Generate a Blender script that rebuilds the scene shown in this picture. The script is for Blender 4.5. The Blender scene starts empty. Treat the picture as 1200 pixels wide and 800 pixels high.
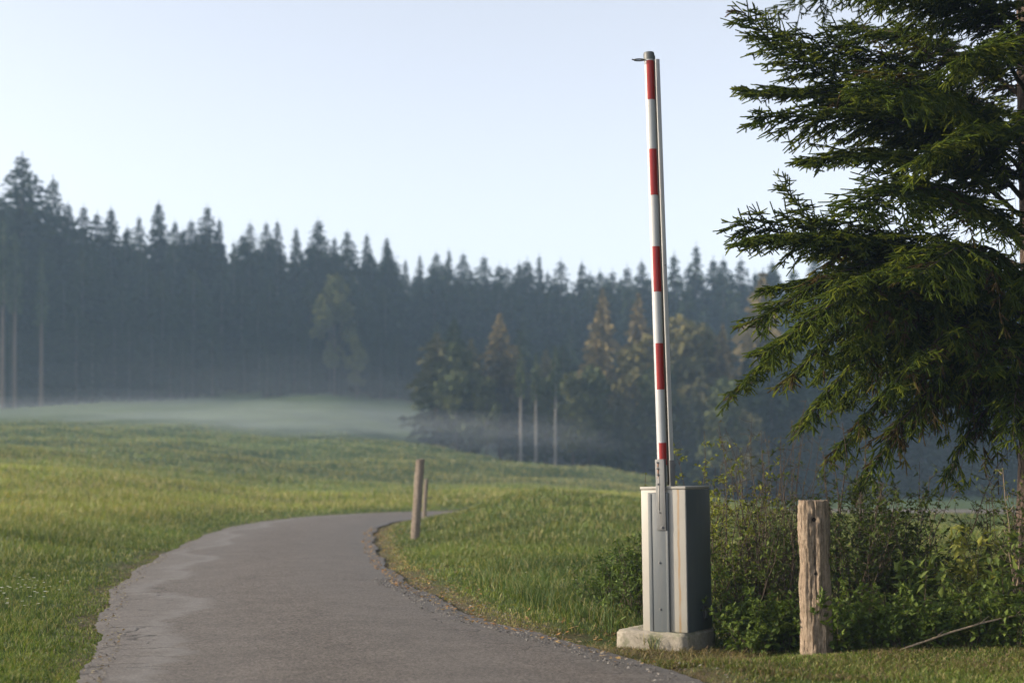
import bpy, math, random
import numpy as np
from mathutils import Vector

R = math.radians
sc = bpy.context.scene
COL = sc.collection
rng = np.random.default_rng(7)
random.seed(7)

# ------------------------------------------------------------------ camera
CH = 1.35                     # eye height
FP = 1667.0                   # focal length in photo pixels (1200 wide)
HZ = 545.0                    # horizon row
cam = bpy.data.cameras.new('camera')
co = bpy.data.objects.new('camera', cam); COL.objects.link(co)
co.location = (0, 0, CH); co.rotation_euler = (R(90), 0, 0)
cam.sensor_width = 36; cam.lens = FP * 36 / 1200
cam.shift_y = (HZ - 400) / 1200
cam.clip_end = 3000; cam.clip_start = .05
cam.dof.use_dof = True; cam.dof.focus_distance = 11.6; cam.dof.aperture_fstop = 1.35
sc.camera = co

# ------------------------------------------------------------------ light
SAZ = R(266)                  # direction to the sun, clockwise from +Y
SEL = R(17)
w = bpy.data.worlds.new('World'); sc.world = w; w.use_nodes = True
nt = w.node_tree
sky = nt.nodes.new('ShaderNodeTexSky'); sky.sky_type = 'NISHITA'; sky.sun_disc = False
sky.sun_elevation = SEL; sky.sun_rotation = SAZ
sky.altitude = 600; sky.air_density = 1.0; sky.dust_density = 2.0; sky.ozone_density = 1.2
hs = nt.nodes.new('ShaderNodeHueSaturation'); hs.inputs['Saturation'].default_value = .37; hs.inputs['Hue'].default_value = .5
nt.links.new(sky.outputs[0], hs.inputs['Color']); tn = nt.nodes.new('ShaderNodeMix'); tn.data_type = 'RGBA'; tn.blend_type = 'MULTIPLY'; tn.inputs[0].default_value = 1; tn.inputs[7].default_value = (1.0, .972, .99, 1)
nt.links.new(hs.outputs[0], tn.inputs[6]); nt.links.new(tn.outputs[2], nt.nodes['Background'].inputs[0])
nt.nodes['Background'].inputs[1].default_value = 0.108
sun = bpy.data.lights.new('sun', 'SUN'); sun.energy = 2.3; sun.angle = R(.6); sun.color = (1, .84, .62)
so = bpy.data.objects.new('sun', sun); COL.objects.link(so)
sd = Vector((math.sin(SAZ) * math.cos(SEL), math.cos(SAZ) * math.cos(SEL), math.sin(SEL)))
so.rotation_euler = sd.to_track_quat('Z', 'Y').to_euler()
sc.view_settings.view_transform = 'Standard'; sc.view_settings.look = 'None'
sc.view_settings.gamma = 1; sc.view_settings.exposure = 1.5
cy = sc.cycles
cy.use_denoising = True
cy.max_bounces = 6; cy.diffuse_bounces = 3; cy.glossy_bounces = 2; cy.transmission_bounces = 4
cy.volume_bounces = 1; cy.transparent_max_bounces = 8
cy.sample_clamp_indirect = 4

# ------------------------------------------------------------------ helpers
def P(px, py, d):             # photo pixel at depth d -> world point
    return np.array([(px - 600) / FP * d, d, CH + (HZ - py) / FP * d])

def tag(o, label=None, cat=None, group=None, kind=None):
    if label: o['label'] = label
    if cat: o['category'] = cat
    if group: o['group'] = group
    if kind: o['kind'] = kind
    return o

def thing(name, loc, label, cat, group=None):
    o = bpy.data.objects.new(name, None); COL.objects.link(o)
    o.location = loc; o.empty_display_size = .2
    return tag(o, label, cat, group)

class MB:
    """collects vertices, faces and a per-vertex colour"""
    def __init__(s): s.v = []; s.f = {3: [], 4: []}; s.c = []; s.n = 0; s.poly = []
    def add(s, v, f, c=(1, 1, 1)):
        v = np.asarray(v, float).reshape(-1, 3); f = np.asarray(f, int)
        s.v.append(v); s.f[f.shape[1]].append(f + s.n)
        c = np.asarray(c, float)
        if c.ndim == 1: c = np.tile(c, (len(v), 1))
        s.c.append(c); s.n += len(v)
    def box(s, c, size, rz=0, col=(1, 1, 1)):
        x, y, z = np.array(size) / 2
        v = np.array([[a, b, d] for d in (-z, z) for a, b in ((-x, -y), (x, -y), (x, y), (-x, y))])
        cs, sn = math.cos(rz), math.sin(rz)
        v = np.c_[v[:, 0] * cs - v[:, 1] * sn, v[:, 0] * sn + v[:, 1] * cs, v[:, 2]] + np.array(c)
        s.add(v, [[3, 2, 1, 0], [4, 5, 6, 7], [0, 1, 5, 4], [1, 2, 6, 5], [2, 3, 7, 6], [3, 0, 4, 7]], col)
    def tube(s, pts, rad, n=6, col=(1, 1, 1), cap=True):
        pts = np.asarray(pts, float); m = len(pts)
        rad = np.broadcast_to(np.asarray(rad, float), (m,))
        t = np.gradient(pts, axis=0); t /= np.linalg.norm(t, axis=1)[:, None] + 1e-9
        ref = np.array([0, 0, 1.]) if abs(t[:, 2]).mean() < .8 else np.array([1., 0, 0])
        a = np.cross(t, ref); a /= np.linalg.norm(a, axis=1)[:, None] + 1e-9
        b = np.cross(t, a)
        th = np.linspace(0, 2 * np.pi, n, endpoint=False)
        v = pts[:, None] + rad[:, None, None] * (np.cos(th)[None, :, None] * a[:, None] + np.sin(th)[None, :, None] * b[:, None])
        i = np.arange(m - 1)[:, None] * n; j = np.arange(n)[None]; k = (j + 1) % n
        f = np.stack([i + j, i + k, i + n + k, i + n + j], -1).reshape(-1, 4)
        col = np.asarray(col, float)
        if col.ndim == 2: col = np.repeat(col, n, 0)
        s.add(v.reshape(-1, 3), f, col)
        if cap:
            for e, r0 in ((0, 0), (m - 1, (m - 1) * n)):
                vv = np.vstack([v[e], pts[e][None]])
                ff = [[q, (q + 1) % n, n] for q in range(n)]
                s.add(vv, ff if e else [x[::-1] for x in ff], col if col.ndim == 1 else col[-1 if e else 0])
    def obj(s, name, mat, parent=None, smooth=False, loc=None):
        V = np.vstack(s.v); C4 = np.c_[np.vstack(s.c), np.ones(len(V))]
        me = bpy.data.meshes.new(name)
        fs = [np.vstack(s.f[k]) for k in (3, 4) if s.f[k]]
        nl = sum(x.size for x in fs); nf = sum(len(x) for x in fs)
        if parent is not None: V = V - np.array(parent_world(parent))
        elif loc is not None: V = V - np.array(loc)
        me.vertices.add(len(V)); me.vertices.foreach_set('co', V.astype('f4').ravel())
        me.loops.add(nl); me.loops.foreach_set('vertex_index', np.concatenate([x.ravel() for x in fs]).astype('i4'))
        me.polygons.add(nf)
        tot = np.concatenate([np.full(len(x), x.shape[1]) for x in fs])
        st = np.concatenate([[0], np.cumsum(tot)[:-1]])
        me.polygons.foreach_set('loop_start', st.astype('i4')); me.polygons.foreach_set('loop_total', tot.astype('i4'))
        if smooth: me.polygons.foreach_set('use_smooth', np.ones(nf, bool))
        at = me.color_attributes.new('tint', 'FLOAT_COLOR', 'POINT')
        at.data.foreach_set('color', C4.astype('f4').ravel())
        me.update(calc_edges=True); me.validate()
        me.materials.append(mat)
        o = bpy.data.objects.new(name, me); COL.objects.link(o)
        if parent is not None: o.parent = parent
        elif loc is not None: o.location = loc
        return o

def parent_world(p):
    v = Vector((0, 0, 0))
    while p is not None: v += p.location; p = p.parent
    return v

def bevel(o, wd, seg=2):
    m = o.modifiers.new('bevel', 'BEVEL'); m.width = wd; m.segments = seg; m.limit_method = 'ANGLE'
    return o

# ------------------------------------------------------------------ materials
def newmat(name):
    m = bpy.data.materials.new(name); m.use_nodes = True
    n = m.node_tree; b = n.nodes['Principled BSDF']
    return m, n, b

def N(n, t, **k):
    x = n.nodes.new(t)
    for a, v in k.items():
        if a.startswith('i_'):
            key = a[2:]
            x.inputs[int(key) if key.isdigit() else key.replace('_', ' ')].default_value = v
        else: setattr(x, a, v)
    return x

def ramp(n, fac, stops, interp='LINEAR'):
    r = n.nodes.new('ShaderNodeValToRGB'); cr = r.color_ramp; cr.interpolation = interp
    while len(cr.elements) < len(stops): cr.elements.new(.5)
    for e, (p, c) in zip(cr.elements, stops):
        e.position = p; e.color = (*c, 1) if len(c) == 3 else c
    n.links.new(fac, r.inputs[0]); return r.outputs[0]

def mix(n, f, a, b, mode='MIX'):
    x = n.nodes.new('ShaderNodeMix'); x.data_type = 'RGBA'; x.blend_type = mode
    for idx, v in ((0, f), (6, a), (7, b)):
        if isinstance(v, (int, float)): x.inputs[idx].default_value = v
        elif isinstance(v, tuple): x.inputs[idx].default_value = (*v, 1)
        else: n.links.new(v, x.inputs[idx])
    return x.outputs[2]

def noise(n, scale, detail=4, rough=.6, vec=None, dist=0):
    x = N(n, 'ShaderNodeTexNoise'); x.inputs['Scale'].default_value = scale
    x.inputs['Detail'].default_value = detail; x.inputs['Roughness'].default_value = rough
    x.inputs['Distortion'].default_value = dist
    if vec is not None: n.links.new(vec, x.inputs['Vector'])
    return x.outputs[0]

def objco(n, scale=(1, 1, 1)):
    t = N(n, 'ShaderNodeTexCoord'); m = N(n, 'ShaderNodeMapping'); m.inputs['Scale'].default_value = scale
    n.links.new(t.outputs['Object'], m.inputs[0]); return m.outputs[0]

def math_(n, op, a, b=0.0, clamp=False):
    x = n.nodes.new('ShaderNodeMath'); x.operation = op; x.use_clamp = clamp
    for i, v in enumerate((a, b)):
        if isinstance(v, (int, float)): x.inputs[i].default_value = v
        else: n.links.new(v, x.inputs[i])
    return x.outputs[0]

def bump(n, b, h, strength=.5, dist=.01):
    x = N(n, 'ShaderNodeBump'); x.inputs['Strength'].default_value = strength
    x.inputs['Distance'].default_value = dist
    n.links.new(h, x.inputs['Height']); n.links.new(x.outputs[0], b.inputs['Normal'])

def leafmat(name, trans=.35, rough=.6, spec=.25):
    m, n, b = newmat(name)
    a = N(n, 'ShaderNodeAttribute', attribute_name='tint')
    n.links.new(a.outputs[0], b.inputs['Base Color'])
    b.inputs['Roughness'].default_value = rough; b.inputs['Specular IOR Level'].default_value = spec
    t = N(n, 'ShaderNodeBsdfTranslucent')
    n.links.new(mix(n, 1.0, a.outputs[0], (1.0, 1.0, .45), 'MULTIPLY'), t.inputs[0])
    s = N(n, 'ShaderNodeMixShader'); s.inputs[0].default_value = trans
    n.links.new(b.outputs[0], s.inputs[1]); n.links.new(t.outputs[0], s.inputs[2])
    n.links.new(s.outputs[0], n.nodes['Material Output'].inputs[0])
    return m

M_LEAF = leafmat('leaf', .3)
M_GRASS = leafmat('grass_blade', .35, .5, .35)
M_NEEDLE = leafmat('needle', .2, .8, .03)
M_FAR = leafmat('far_foliage', .1, .9, .05)

def m_bark(name, c1, c2, sc_=(8, 8, 2), st=.8):
    m, n, b = newmat(name)
    f = noise(n, 6, 6, .7, objco(n, sc_))
    n.links.new(ramp(n, f, [(.3, c1), (.7, c2)]), b.inputs['Base Color'])
    b.inputs['Roughness'].default_value = .9; b.inputs['Specular IOR Level'].default_value = .15
    bump(n, b, f, st, .02); return m
M_BARK = m_bark('spruce_bark', (.05, .035, .028), (.2, .15, .12))
M_DARKBARK = m_bark('branch_bark', (.02, .016, .012), (.07, .055, .042))
M_TWIG = m_bark('twig_bark', (.05, .04, .03), (.13, .10, .075))
M_FARBARK = m_bark('far_bark', (.05, .042, .036), (.13, .11, .09))
M_PALE = m_bark('pale_cane', (.22, .17, .12), (.36, .29, .2))

# ------------------------------------------------------------------ road line
CL = np.array([(-.3, -40), (-.2, -12), (-.25, 0), (-.5, 5), (-.86, 8.8), (-1.68, 11.5), (-2.45, 14.5), (-2.9, 16.7),
               (-3.36, 19.6), (-3.9, 24), (-4.35, 29), (-4.3, 33), (-3.5, 36.6), (-1.6, 39.3), (2, 40.8), (9, 41.2), (22, 39), (45, 30), (90, 18)], float)
def catmull(p, k):
    out = []
    q = np.vstack([2 * p[0] - p[1], p, 2 * p[-1] - p[-2]])
    for i in range(1, len(q) - 2):
        t = np.linspace(0, 1, k, endpoint=False)[:, None]
        t0 = (q[i + 1] - q[i - 1]) / 2; t1 = (q[i + 2] - q[i]) / 2
        out.append((2 * t**3 - 3 * t**2 + 1) * q[i] + (t**3 - 2 * t**2 + t) * t0 + (-2 * t**3 + 3 * t**2) * q[i + 1] + (t**3 - t**2) * t1)
    return np.vstack(out + [p[-1:]])
RC = catmull(CL, 40)
seg = np.linalg.norm(np.diff(RC, axis=0), axis=1); RS = np.r_[0, np.cumsum(seg)]
RT = np.gradient(RC, axis=0); RT /= np.linalg.norm(RT, axis=1)[:, None]
RN = np.c_[RT[:, 1], -RT[:, 0]]           # points right
def hw_right(y): return 1.55 + .35 * np.clip((11.5 - y) / 2.7, 0, 1) + .15 * np.clip((8.8 - y) / 4, 0, 1)
def hw_left(y): return 1.58 + .2 * np.clip((11.5 - y) / 2.7, 0, 1)
def wob(s, k):
    return .035 * np.sin(s * 2.1 + k) + .012 * np.sin(s * 5.3 + 2 * k) + .006 * np.sin(s * 11.7 + k * 3 + 2 * np.sin(s * 1.9)) + .007 * np.sin(s * 27 + k + 3 * np.sin(s * 3.1))
def road_off(x, y):
    """signed distance outside the road: (distance beyond edge, side)"""
    p = np.c_[x, y]; best = np.full(len(p), 1e9); off = np.zeros(len(p)); idx = np.zeros(len(p), int)
    st = RC[::3]
    for a in range(0, len(p), 20000):
        q = p[a:a + 20000]
        D = ((q[:, None] - st[None])**2).sum(-1); j = D.argmin(1) * 3; idx[a:a + 20000] = j
    j = np.clip(idx, 0, len(RC) - 1)
    r = ((p - RC[j]) * RN[j]).sum(1)
    dd = np.hypot(*(p - RC[j]).T)
    yy = RC[j][:, 1]; side = np.where(r > 0, 1, -1)
    e = np.where(r > 0, hw_right(yy) + wob(RS[j], 1.), hw_left(yy) + wob(RS[j], 4.))
    return dd - e, side, j

# ------------------------------------------------------------------ terrain
TD = np.array([0, 8, 20, 27, 33, 41, 60, 85, 105, 150, 200, 400.])
TP = np.array([-500, 0, 330, 500, 600, 750, 900, 1150, 1700.])
TZ = np.array([
 [0, .10, .35, .6, .9, 1.4, 2.6, 4.4, 5.6, 8.6, 15, 32],
 [0, .05, .15, .3, .5, .95, 1.85, 3.3, 4.5, 8.3, 15, 32],
 [0, 0, .05, .1, .1, .15, .75, 2.35, 3.9, 9.2, 15, 32],
 [0, 0, .12, .24, .42, .15, .4, 1.95, 2.75, 7.6, 14, 32],
 [0, 0, .2, .48, .80, .35, .3, 1.5, 1.0, 2, 4, 12],
 [0, 0, .15, .38, .55, .3, .1, .45, -.6, 0, 2, 10],
 [0, 0, .12, .2, .2, -.2, -.9, -1.2, -1.6, -1, 1, 9],
 [0, 0, .1, 0, -.2, -.6, -1.2, -1.2, -1.4, -.5, 1, 9],
 [0, 0, .1, 0, -.2, -.6, -1.2, -1.2, -1.2, 0, 2, 9]], float)
def herm(xs, Y, x):
    """Y[...,k] sampled at xs, cubic through the points"""
    m = np.zeros_like(Y); d = np.diff(Y, axis=-1) / np.diff(xs)
    m[..., 1:-1] = np.where(d[..., 1:] * d[..., :-1] > 0, 2 * d[..., 1:] * d[..., :-1] / (d[..., 1:] + d[..., :-1] + 1e-12), 0)
    m[..., 0] = d[..., 0]; m[..., -1] = d[..., -1]
    i = np.clip(np.searchsorted(xs, x) - 1, 0, len(xs) - 2); h = (xs[i + 1] - xs[i]); t = np.clip((x - xs[i]) / h, 0, 1)
    a = 2 * t**3 - 3 * t**2 + 1; b = t**3 - 2 * t**2 + t; c = -2 * t**3 + 3 * t**2; e = t**3 - t**2
    return a * Y[..., i] + b * h * m[..., i] + c * Y[..., i + 1] + e * h * m[..., i + 1]
fineP = np.linspace(TP[0], TP[-1], 111); fineD = np.r_[np.linspace(0, 100, 201), np.linspace(102, 400, 150)]
G1 = herm(TD, TZ, fineD)
G2 = herm(TP, G1.T.copy(), fineP).T          # [P, D]
def sstep(a, b, x): t = np.clip((x - a) / (b - a), 0, 1); return t * t * (3 - 2 * t)
def hnoise(x, y):
    return (np.sin(x * .37 + 1.3 * np.sin(y * .21)) * np.sin(y * .31 + 1.1 * np.sin(x * .17 + 2)) * .6
            + .25 * np.sin(x * 1.1 + y * .7) * np.sin(y * 1.3 - x * .4))
def height(x, y, detail=True, ro=None):
    x = np.atleast_1d(np.asarray(x, float)); y = np.atleast_1d(np.asarray(y, float))
    yc = np.clip(y, 4, 399); px = np.clip(600 + FP * x / yc, TP[0], TP[-1])
    u = (px - fineP[0]) / (fineP[1] - fineP[0]); i = np.clip(u.astype(int), 0, len(fineP) - 2); fu = u - i
    j = np.clip(np.searchsorted(fineD, yc) - 1, 0, len(fineD) - 2); fv = (yc - fineD[j]) / (fineD[j + 1] - fineD[j])
    z = (G2[i, j] * (1 - fu) + G2[i + 1, j] * fu) * (1 - fv) + (G2[i, j + 1] * (1 - fu) + G2[i + 1, j + 1] * fu) * fv
    z = z * sstep(0, 9, y)
    if ro is None: ro = road_off(x, y)[0]
    k = sstep(.0, 4.0, ro)
    z = z * k + detail * .11 * sstep(.3, 3, ro) * hnoise(x, y) * (1 + 3.5 * sstep(30, 90, y))
    z = z + .05 * sstep(.02, .5, ro)
    z = z - .125 * sstep(.0, .45, ro) * (1 - sstep(.5, 1.5, np.hypot((x - 1.15) / 1.25, (y - 10.7) / .9)))
    return z
def hz(x, y): return float(height([x], [y])[0])

def spaced(stops):
    out = [stops[0][0]]
    for (a, s0), (b, s1) in zip(stops[:-1], stops[1:]):
        x = a
        while x < b - 1e-6:
            s_ = s0 + (s1 - s0) * (x - a) / (b - a); x += s_
            out.append(min(x, b))
    return np.unique(np.round(out, 4))
gx = spaced([(-420, 25), (-60, 3), (-14, .35), (12, .35), (60, 3), (420, 25)])
gy = spaced([(-60, 6), (0, .6), (6, .3), (46, .4), (110, 1.5), (220, 6), (420, 20)])
XX, YY = np.meshgrid(gx, gy)
ro_, sd_, _ = road_off(XX.ravel(), YY.ravel())
ZZ = height(XX.ravel(), YY.ravel(), True, ro_)
ZZ = np.where(ro_ < -.4, ZZ - .03, ZZ)
nx = len(gx); ii, jj = np.meshgrid(np.arange(len(gy) - 1), np.arange(nx - 1), indexing='ij')
a_ = (ii * nx + jj).ravel()
g = MB()
g.add(np.c_[XX.ravel(), YY.ravel(), ZZ], np.c_[a_, a_ + 1, a_ + nx + 1, a_ + nx],
      np.c_[np.clip(ro_ / 2, 0, 1), (sd_ > 0) * 1., np.zeros(len(ro_))])

m, n, b = newmat('meadow_ground')
at = N(n, 'ShaderNodeAttribute', attribute_name='tint')
sep = N(n, 'ShaderNodeSeparateColor'); n.links.new(at.outputs[0], sep.inputs[0])
tc = N(n, 'ShaderNodeTexCoord'); sx = N(n, 'ShaderNodeSeparateXYZ'); n.links.new(tc.outputs['Object'], sx.inputs[0])
n1 = noise(n, .12, 5, .6, objco(n, (1, 1.6, 1))); n2 = noise(n, 3, 5, .7, objco(n)); n3 = noise(n, .5, 5, .7, objco(n, (.5, 2, 1)))
base = ramp(n, n1, [(.3, (.05, .085, .022)), (.55, (.085, .12, .032)), (.75, (.14, .15, .05))])
far = ramp(n, n3, [(.3, (.05, .092, .045)), (.7, (.11, .155, .065))])
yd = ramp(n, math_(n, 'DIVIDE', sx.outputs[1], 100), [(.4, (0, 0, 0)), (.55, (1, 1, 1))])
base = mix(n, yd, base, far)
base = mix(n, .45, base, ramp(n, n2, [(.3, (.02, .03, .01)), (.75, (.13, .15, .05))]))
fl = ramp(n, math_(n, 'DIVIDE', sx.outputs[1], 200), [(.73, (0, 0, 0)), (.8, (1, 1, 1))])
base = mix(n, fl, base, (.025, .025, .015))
soil = ramp(n, n2, [(.3, (.07, .055, .03)), (.7, (.18, .145, .08))])
edge = ramp(n, math_(n, 'ADD', sep.outputs[0], math_(n, 'MULTIPLY', math_(n, 'SUBTRACT', n2, .5), .5)), [(.06, (1, 1, 1)), (.26, (0, 0, 0))])
base = mix(n, edge, base, soil)
n.links.new(base, b.inputs['Base Color']); b.inputs['Roughness'].default_value = .95; b.inputs['Specular IOR Level'].default_value = .1
bump(n, b, noise(n, 9, 6, .75, objco(n)), .8, .08)
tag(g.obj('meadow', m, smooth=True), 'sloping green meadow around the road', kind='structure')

# road sheet
rows = []
sel = (RC[:, 1] > -35) & (RC[:, 0] < 60)
rc = RC[sel]; rn = RN[sel]; rs = RS[sel]
# finer sampling along
k = np.linspace(0, len(rc) - 1, len(rc) * 3); kk = np.arange(len(rc))
ip = lambda A: np.c_[[np.interp(k, kk, A[:, q]) for q in range(A.shape[1])]].T
rc = ip(rc); rn = ip(rn); rs = np.interp(k, kk, rs)
L = hw_left(rc[:, 1]) + wob(rs, 4.) + .02; Rr = hw_right(rc[:, 1]) + wob(rs, 1.) + .02
us = np.linspace(0, 1, 25)
V = []; CC = []
for u in us:
    off = -L + (L + Rr) * u
    p = rc + rn * off[:, None]
    crown = .035 * (1 - (2 * u - 1)**2) - .004 * (abs(2 * u - 1) > .98)
    V.append(np.c_[p, np.full(len(p), .035 + crown)]); CC.append(np.c_[(off + L) / 5, (Rr - off) / 5, rs / 200])
V = np.stack(V, 1).reshape(-1, 3); CC = np.stack(CC, 1).reshape(-1, 3)
nu = len(us); ii, jj = np.meshgrid(np.arange(len(rc) - 1), np.arange(nu - 1), indexing='ij'); a_ = (ii * nu + jj).ravel()
r = MB(); r.add(V, np.c_[a_, a_ + 1, a_ + nu + 1, a_ + nu], CC)
m, n, b = newmat('asphalt')
at = N(n, 'ShaderNodeAttribute', attribute_name='tint'); sep = N(n, 'ShaderNodeSeparateColor'); n.links.new(at.outputs[0], sep.inputs[0])
ul = math_(n, 'MULTIPLY', sep.outputs[0], 5); ur = math_(n, 'MULTIPLY', sep.outputs[1], 5); vv = math_(n, 'MULTIPLY', sep.outputs[2], 200)
fine = noise(n, 120, 4, .8, objco(n)); mid = noise(n, 2.2, 5, .65, objco(n)); big = noise(n, .5, 4, .6, objco(n, (1, .4, 1)))
vor = N(n, 'ShaderNodeTexVoronoi'); vor.inputs['Scale'].default_value = 75; n.links.new(objco(n), vor.inputs['Vector'])
base = ramp(n, big, [(.3, (.118, .103, .088)), (.7, (.162, .142, .123))])
base = mix(n, .5, base, ramp(n, mid, [(.3, (.095, .084, .072)), (.7, (.185, .163, .142))]))
base = mix(n, .9, base, ramp(n, vor.outputs['Color'], [(.1, (.22, .21, .20)), (.55, (.48, .47, .46)), (.95, (.8, .79, .78))]), 'OVERLAY')
spk = noise(n, 22, 5, .75, objco(n)); base = mix(n, .5, base, ramp(n, spk, [(.3, (.25, .24, .23)), (.52, (.5, .49, .48)), (.75, (.78, .76, .74))]), 'SOFT_LIGHT')
trk = ramp(n, math_(n, 'ADD', math_(n, 'MULTIPLY', math_(n, 'SINE', math_(n, 'MULTIPLY', math_(n, 'SUBTRACT', ul, .35), 3.9)), .5), .5), [(.2, (0, 0, 0)), (.9, (1, 1, 1))]); base = mix(n, math_(n, 'MULTIPLY', trk, .22), base, (.15, .138, .125))
# pale worn band weaving along the left edge
wv = math_(n, 'MULTIPLY', math_(n, 'SINE', math_(n, 'MULTIPLY', vv, 1.9)), .16)
wv2 = math_(n, 'MULTIPLY', math_(n, 'SINE', math_(n, 'ADD', math_(n, 'MULTIPLY', vv, 1.07), 1.0)), .17)
cen = math_(n, 'ADD', math_(n, 'ADD', wv, wv2), .55)
dd = math_(n, 'ADD', math_(n, 'SUBTRACT', ul, cen), math_(n, 'MULTIPLY', math_(n, 'SUBTRACT', mid, .5), .7))
inside = ramp(n, math_(n, 'ADD', dd, .5), [(.30, (.45, .45, .45)), (.48, (1, 1, 1)), (.52, (.9, .9, .9)), (.66, (0, 0, 0))])
base = mix(n, math_(n, 'MULTIPLY', inside, .42), base, (.26, .25, .235))
rr = ramp(n, math_(n, 'ADD', ur, math_(n, 'MULTIPLY', math_(n, 'SUBTRACT', mid, .5), .5)), [(.1, (1, 1, 1)), (.55, (0, 0, 0))])
base = mix(n, math_(n, 'MULTIPLY', rr, .4), base, (.155, .15, .14))
# cracks near both edges, across the road
cv = N(n, 'ShaderNodeTexVoronoi'); cv.feature = 'DISTANCE_TO_EDGE'; cv.inputs['Scale'].default_value = 1.0
wob_ = noise(n, 1.5, 4, .6, objco(n)); 
cm = N(n, 'ShaderNodeVectorMath', operation='ADD'); n.links.new(objco(n, (.7, 2.0, 1)), cm.inputs[0])
cs = N(n, 'ShaderNodeVectorMath', operation='SCALE'); cs.inputs['Scale'].default_value = .6
nc = N(n, 'ShaderNodeTexNoise'); nc.inputs['Scale'].default_value = 2.5; nc.inputs['Detail'].default_value = 5; n.links.new(objco(n), nc.inputs['Vector'])
n.links.new(nc.outputs['Color'], cs.inputs[0]); n.links.new(cs.outputs[0], cm.inputs[1]); n.links.new(cm.outputs[0], cv.inputs['Vector'])
crk = ramp(n, cv.outputs['Distance'], [(.0, (1, 1, 1)), (.02, (0, 0, 0))])
nearedge = ramp(n, math_(n, 'MINIMUM', ul, ur), [(.35, (1, 1, 1)), (.9, (0, 0, 0))])
crm = math_(n, 'MULTIPLY', math_(n, 'MULTIPLY', crk, nearedge), ramp(n, mid, [(.42, (0, 0, 0)), (.52, (1, 1, 1))]))
base = mix(n, math_(n, 'MULTIPLY', crm, .85), base, (.03, .026, .022))
n.links.new(base, b.inputs['Base Color'])
b.inputs['Roughness'].default_value = .85; b.inputs['Specular IOR Level'].default_value = .3
hh = math_(n, 'SUBTRACT', math_(n, 'ADD', math_(n, 'MULTIPLY', vor.outputs['Distance'], .6), fine), math_(n, 'MULTIPLY', crm, 3))
bump(n, b, hh, .55, .006)
tag(r.obj('road', m, smooth=True), 'narrow grey asphalt lane curving away to the left', kind='structure')

# ------------------------------------------------------------------ haze and mist
def volmat(name, dens, col, aniso=.2):
    m = bpy.data.materials.new(name); m.use_nodes = True; n = m.node_tree
    n.nodes.remove(n.nodes['Principled BSDF'])
    v = n.nodes.new('ShaderNodeVolumePrincipled'); v.inputs['Color'].default_value = (*col, 1)
    v.inputs['Density'].default_value = dens; v.inputs['Anisotropy'].default_value = aniso
    n.links.new(v.outputs[0], n.nodes['Material Output'].inputs['Volume']); return m
h = MB(); h.box((0, 180, 24), (880, 520, 62))
tag(h.obj('haze', volmat('haze_air', .0009, (.50, .72, 1.0), .1)), 'thin blue morning haze over the valley', kind='stuff')
M_MIST = volmat('mist_air', .0046, (.8, .88, .97), .1)
def mist(px, d, zc, sx_, sy_, sz_, rz=0):
    me = MB(); nt_, np_ = 24, 12
    th = np.linspace(0, 2 * np.pi, nt_, endpoint=False); ph = np.linspace(-np.pi / 2, np.pi / 2, np_ + 1)
    c = np.array([(px - 600) / FP * d, d, zc]); v = []
    for q in ph:
        for t in th:
            x, y = sx_ * math.cos(t) * math.cos(q), sy_ * math.sin(t) * math.cos(q)
            v.append((x * math.cos(rz) - y * math.sin(rz), x * math.sin(rz) + y * math.cos(rz), sz_ * math.sin(q)))
    f = [[i * nt_ + j, i * nt_ + (j + 1) % nt_, (i + 1) * nt_ + (j + 1) % nt_, (i + 1) * nt_ + j] for i in range(np_) for j in range(nt_)]
    me.add(np.array(v) + c, f)
    return tag(me.obj('mist', M_MIST, smooth=True), 'bank of low white mist on the meadow', kind='stuff')
for px_, d_, a_, b_, c_ in ((60, 112, 24, 8, 1.2), (180, 108, 22, 8, 1.1), (270, 103, 20, 7, 1.0), (350, 104, 22, 8, 1.3), (430, 101, 18, 7, 1.2), (500, 102, 15, 6, 1.3),
                         (250, 97, 12, 5, .6), (600, 122, 34, 12, 3.0), (720, 116, 24, 10, 2.4), (10, 138, 22, 6, 1.2), (420, 125, 16, 6, 1.0)):
    mist(px_, d_, hz((px_ - 600) / FP * d_, d_) + .3 * c_, a_, b_, c_, -.22)

M_MIST = volmat('thin_mist_air', .0007, (.8, .88, .97), .1)
for px_, d_, a_, b_, c_ in ((60, 134, 34, 9, 5.5), (60, 138, 30, 9, 3.2), (230, 132, 22, 9, 3.8), (300, 140, 30, 9, 2.2), (420, 128, 20, 9, 4.4), (400, 124, 26, 9, 2.4), (560, 112, 30, 14, 4.2), (700, 112, 30, 14, 5.0), (860, 110, 30, 14, 4.5)):
    mist(px_, d_, hz((px_ - 600) / FP * d_, d_) + .3 * c_, a_, b_, c_, -.2)

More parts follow.
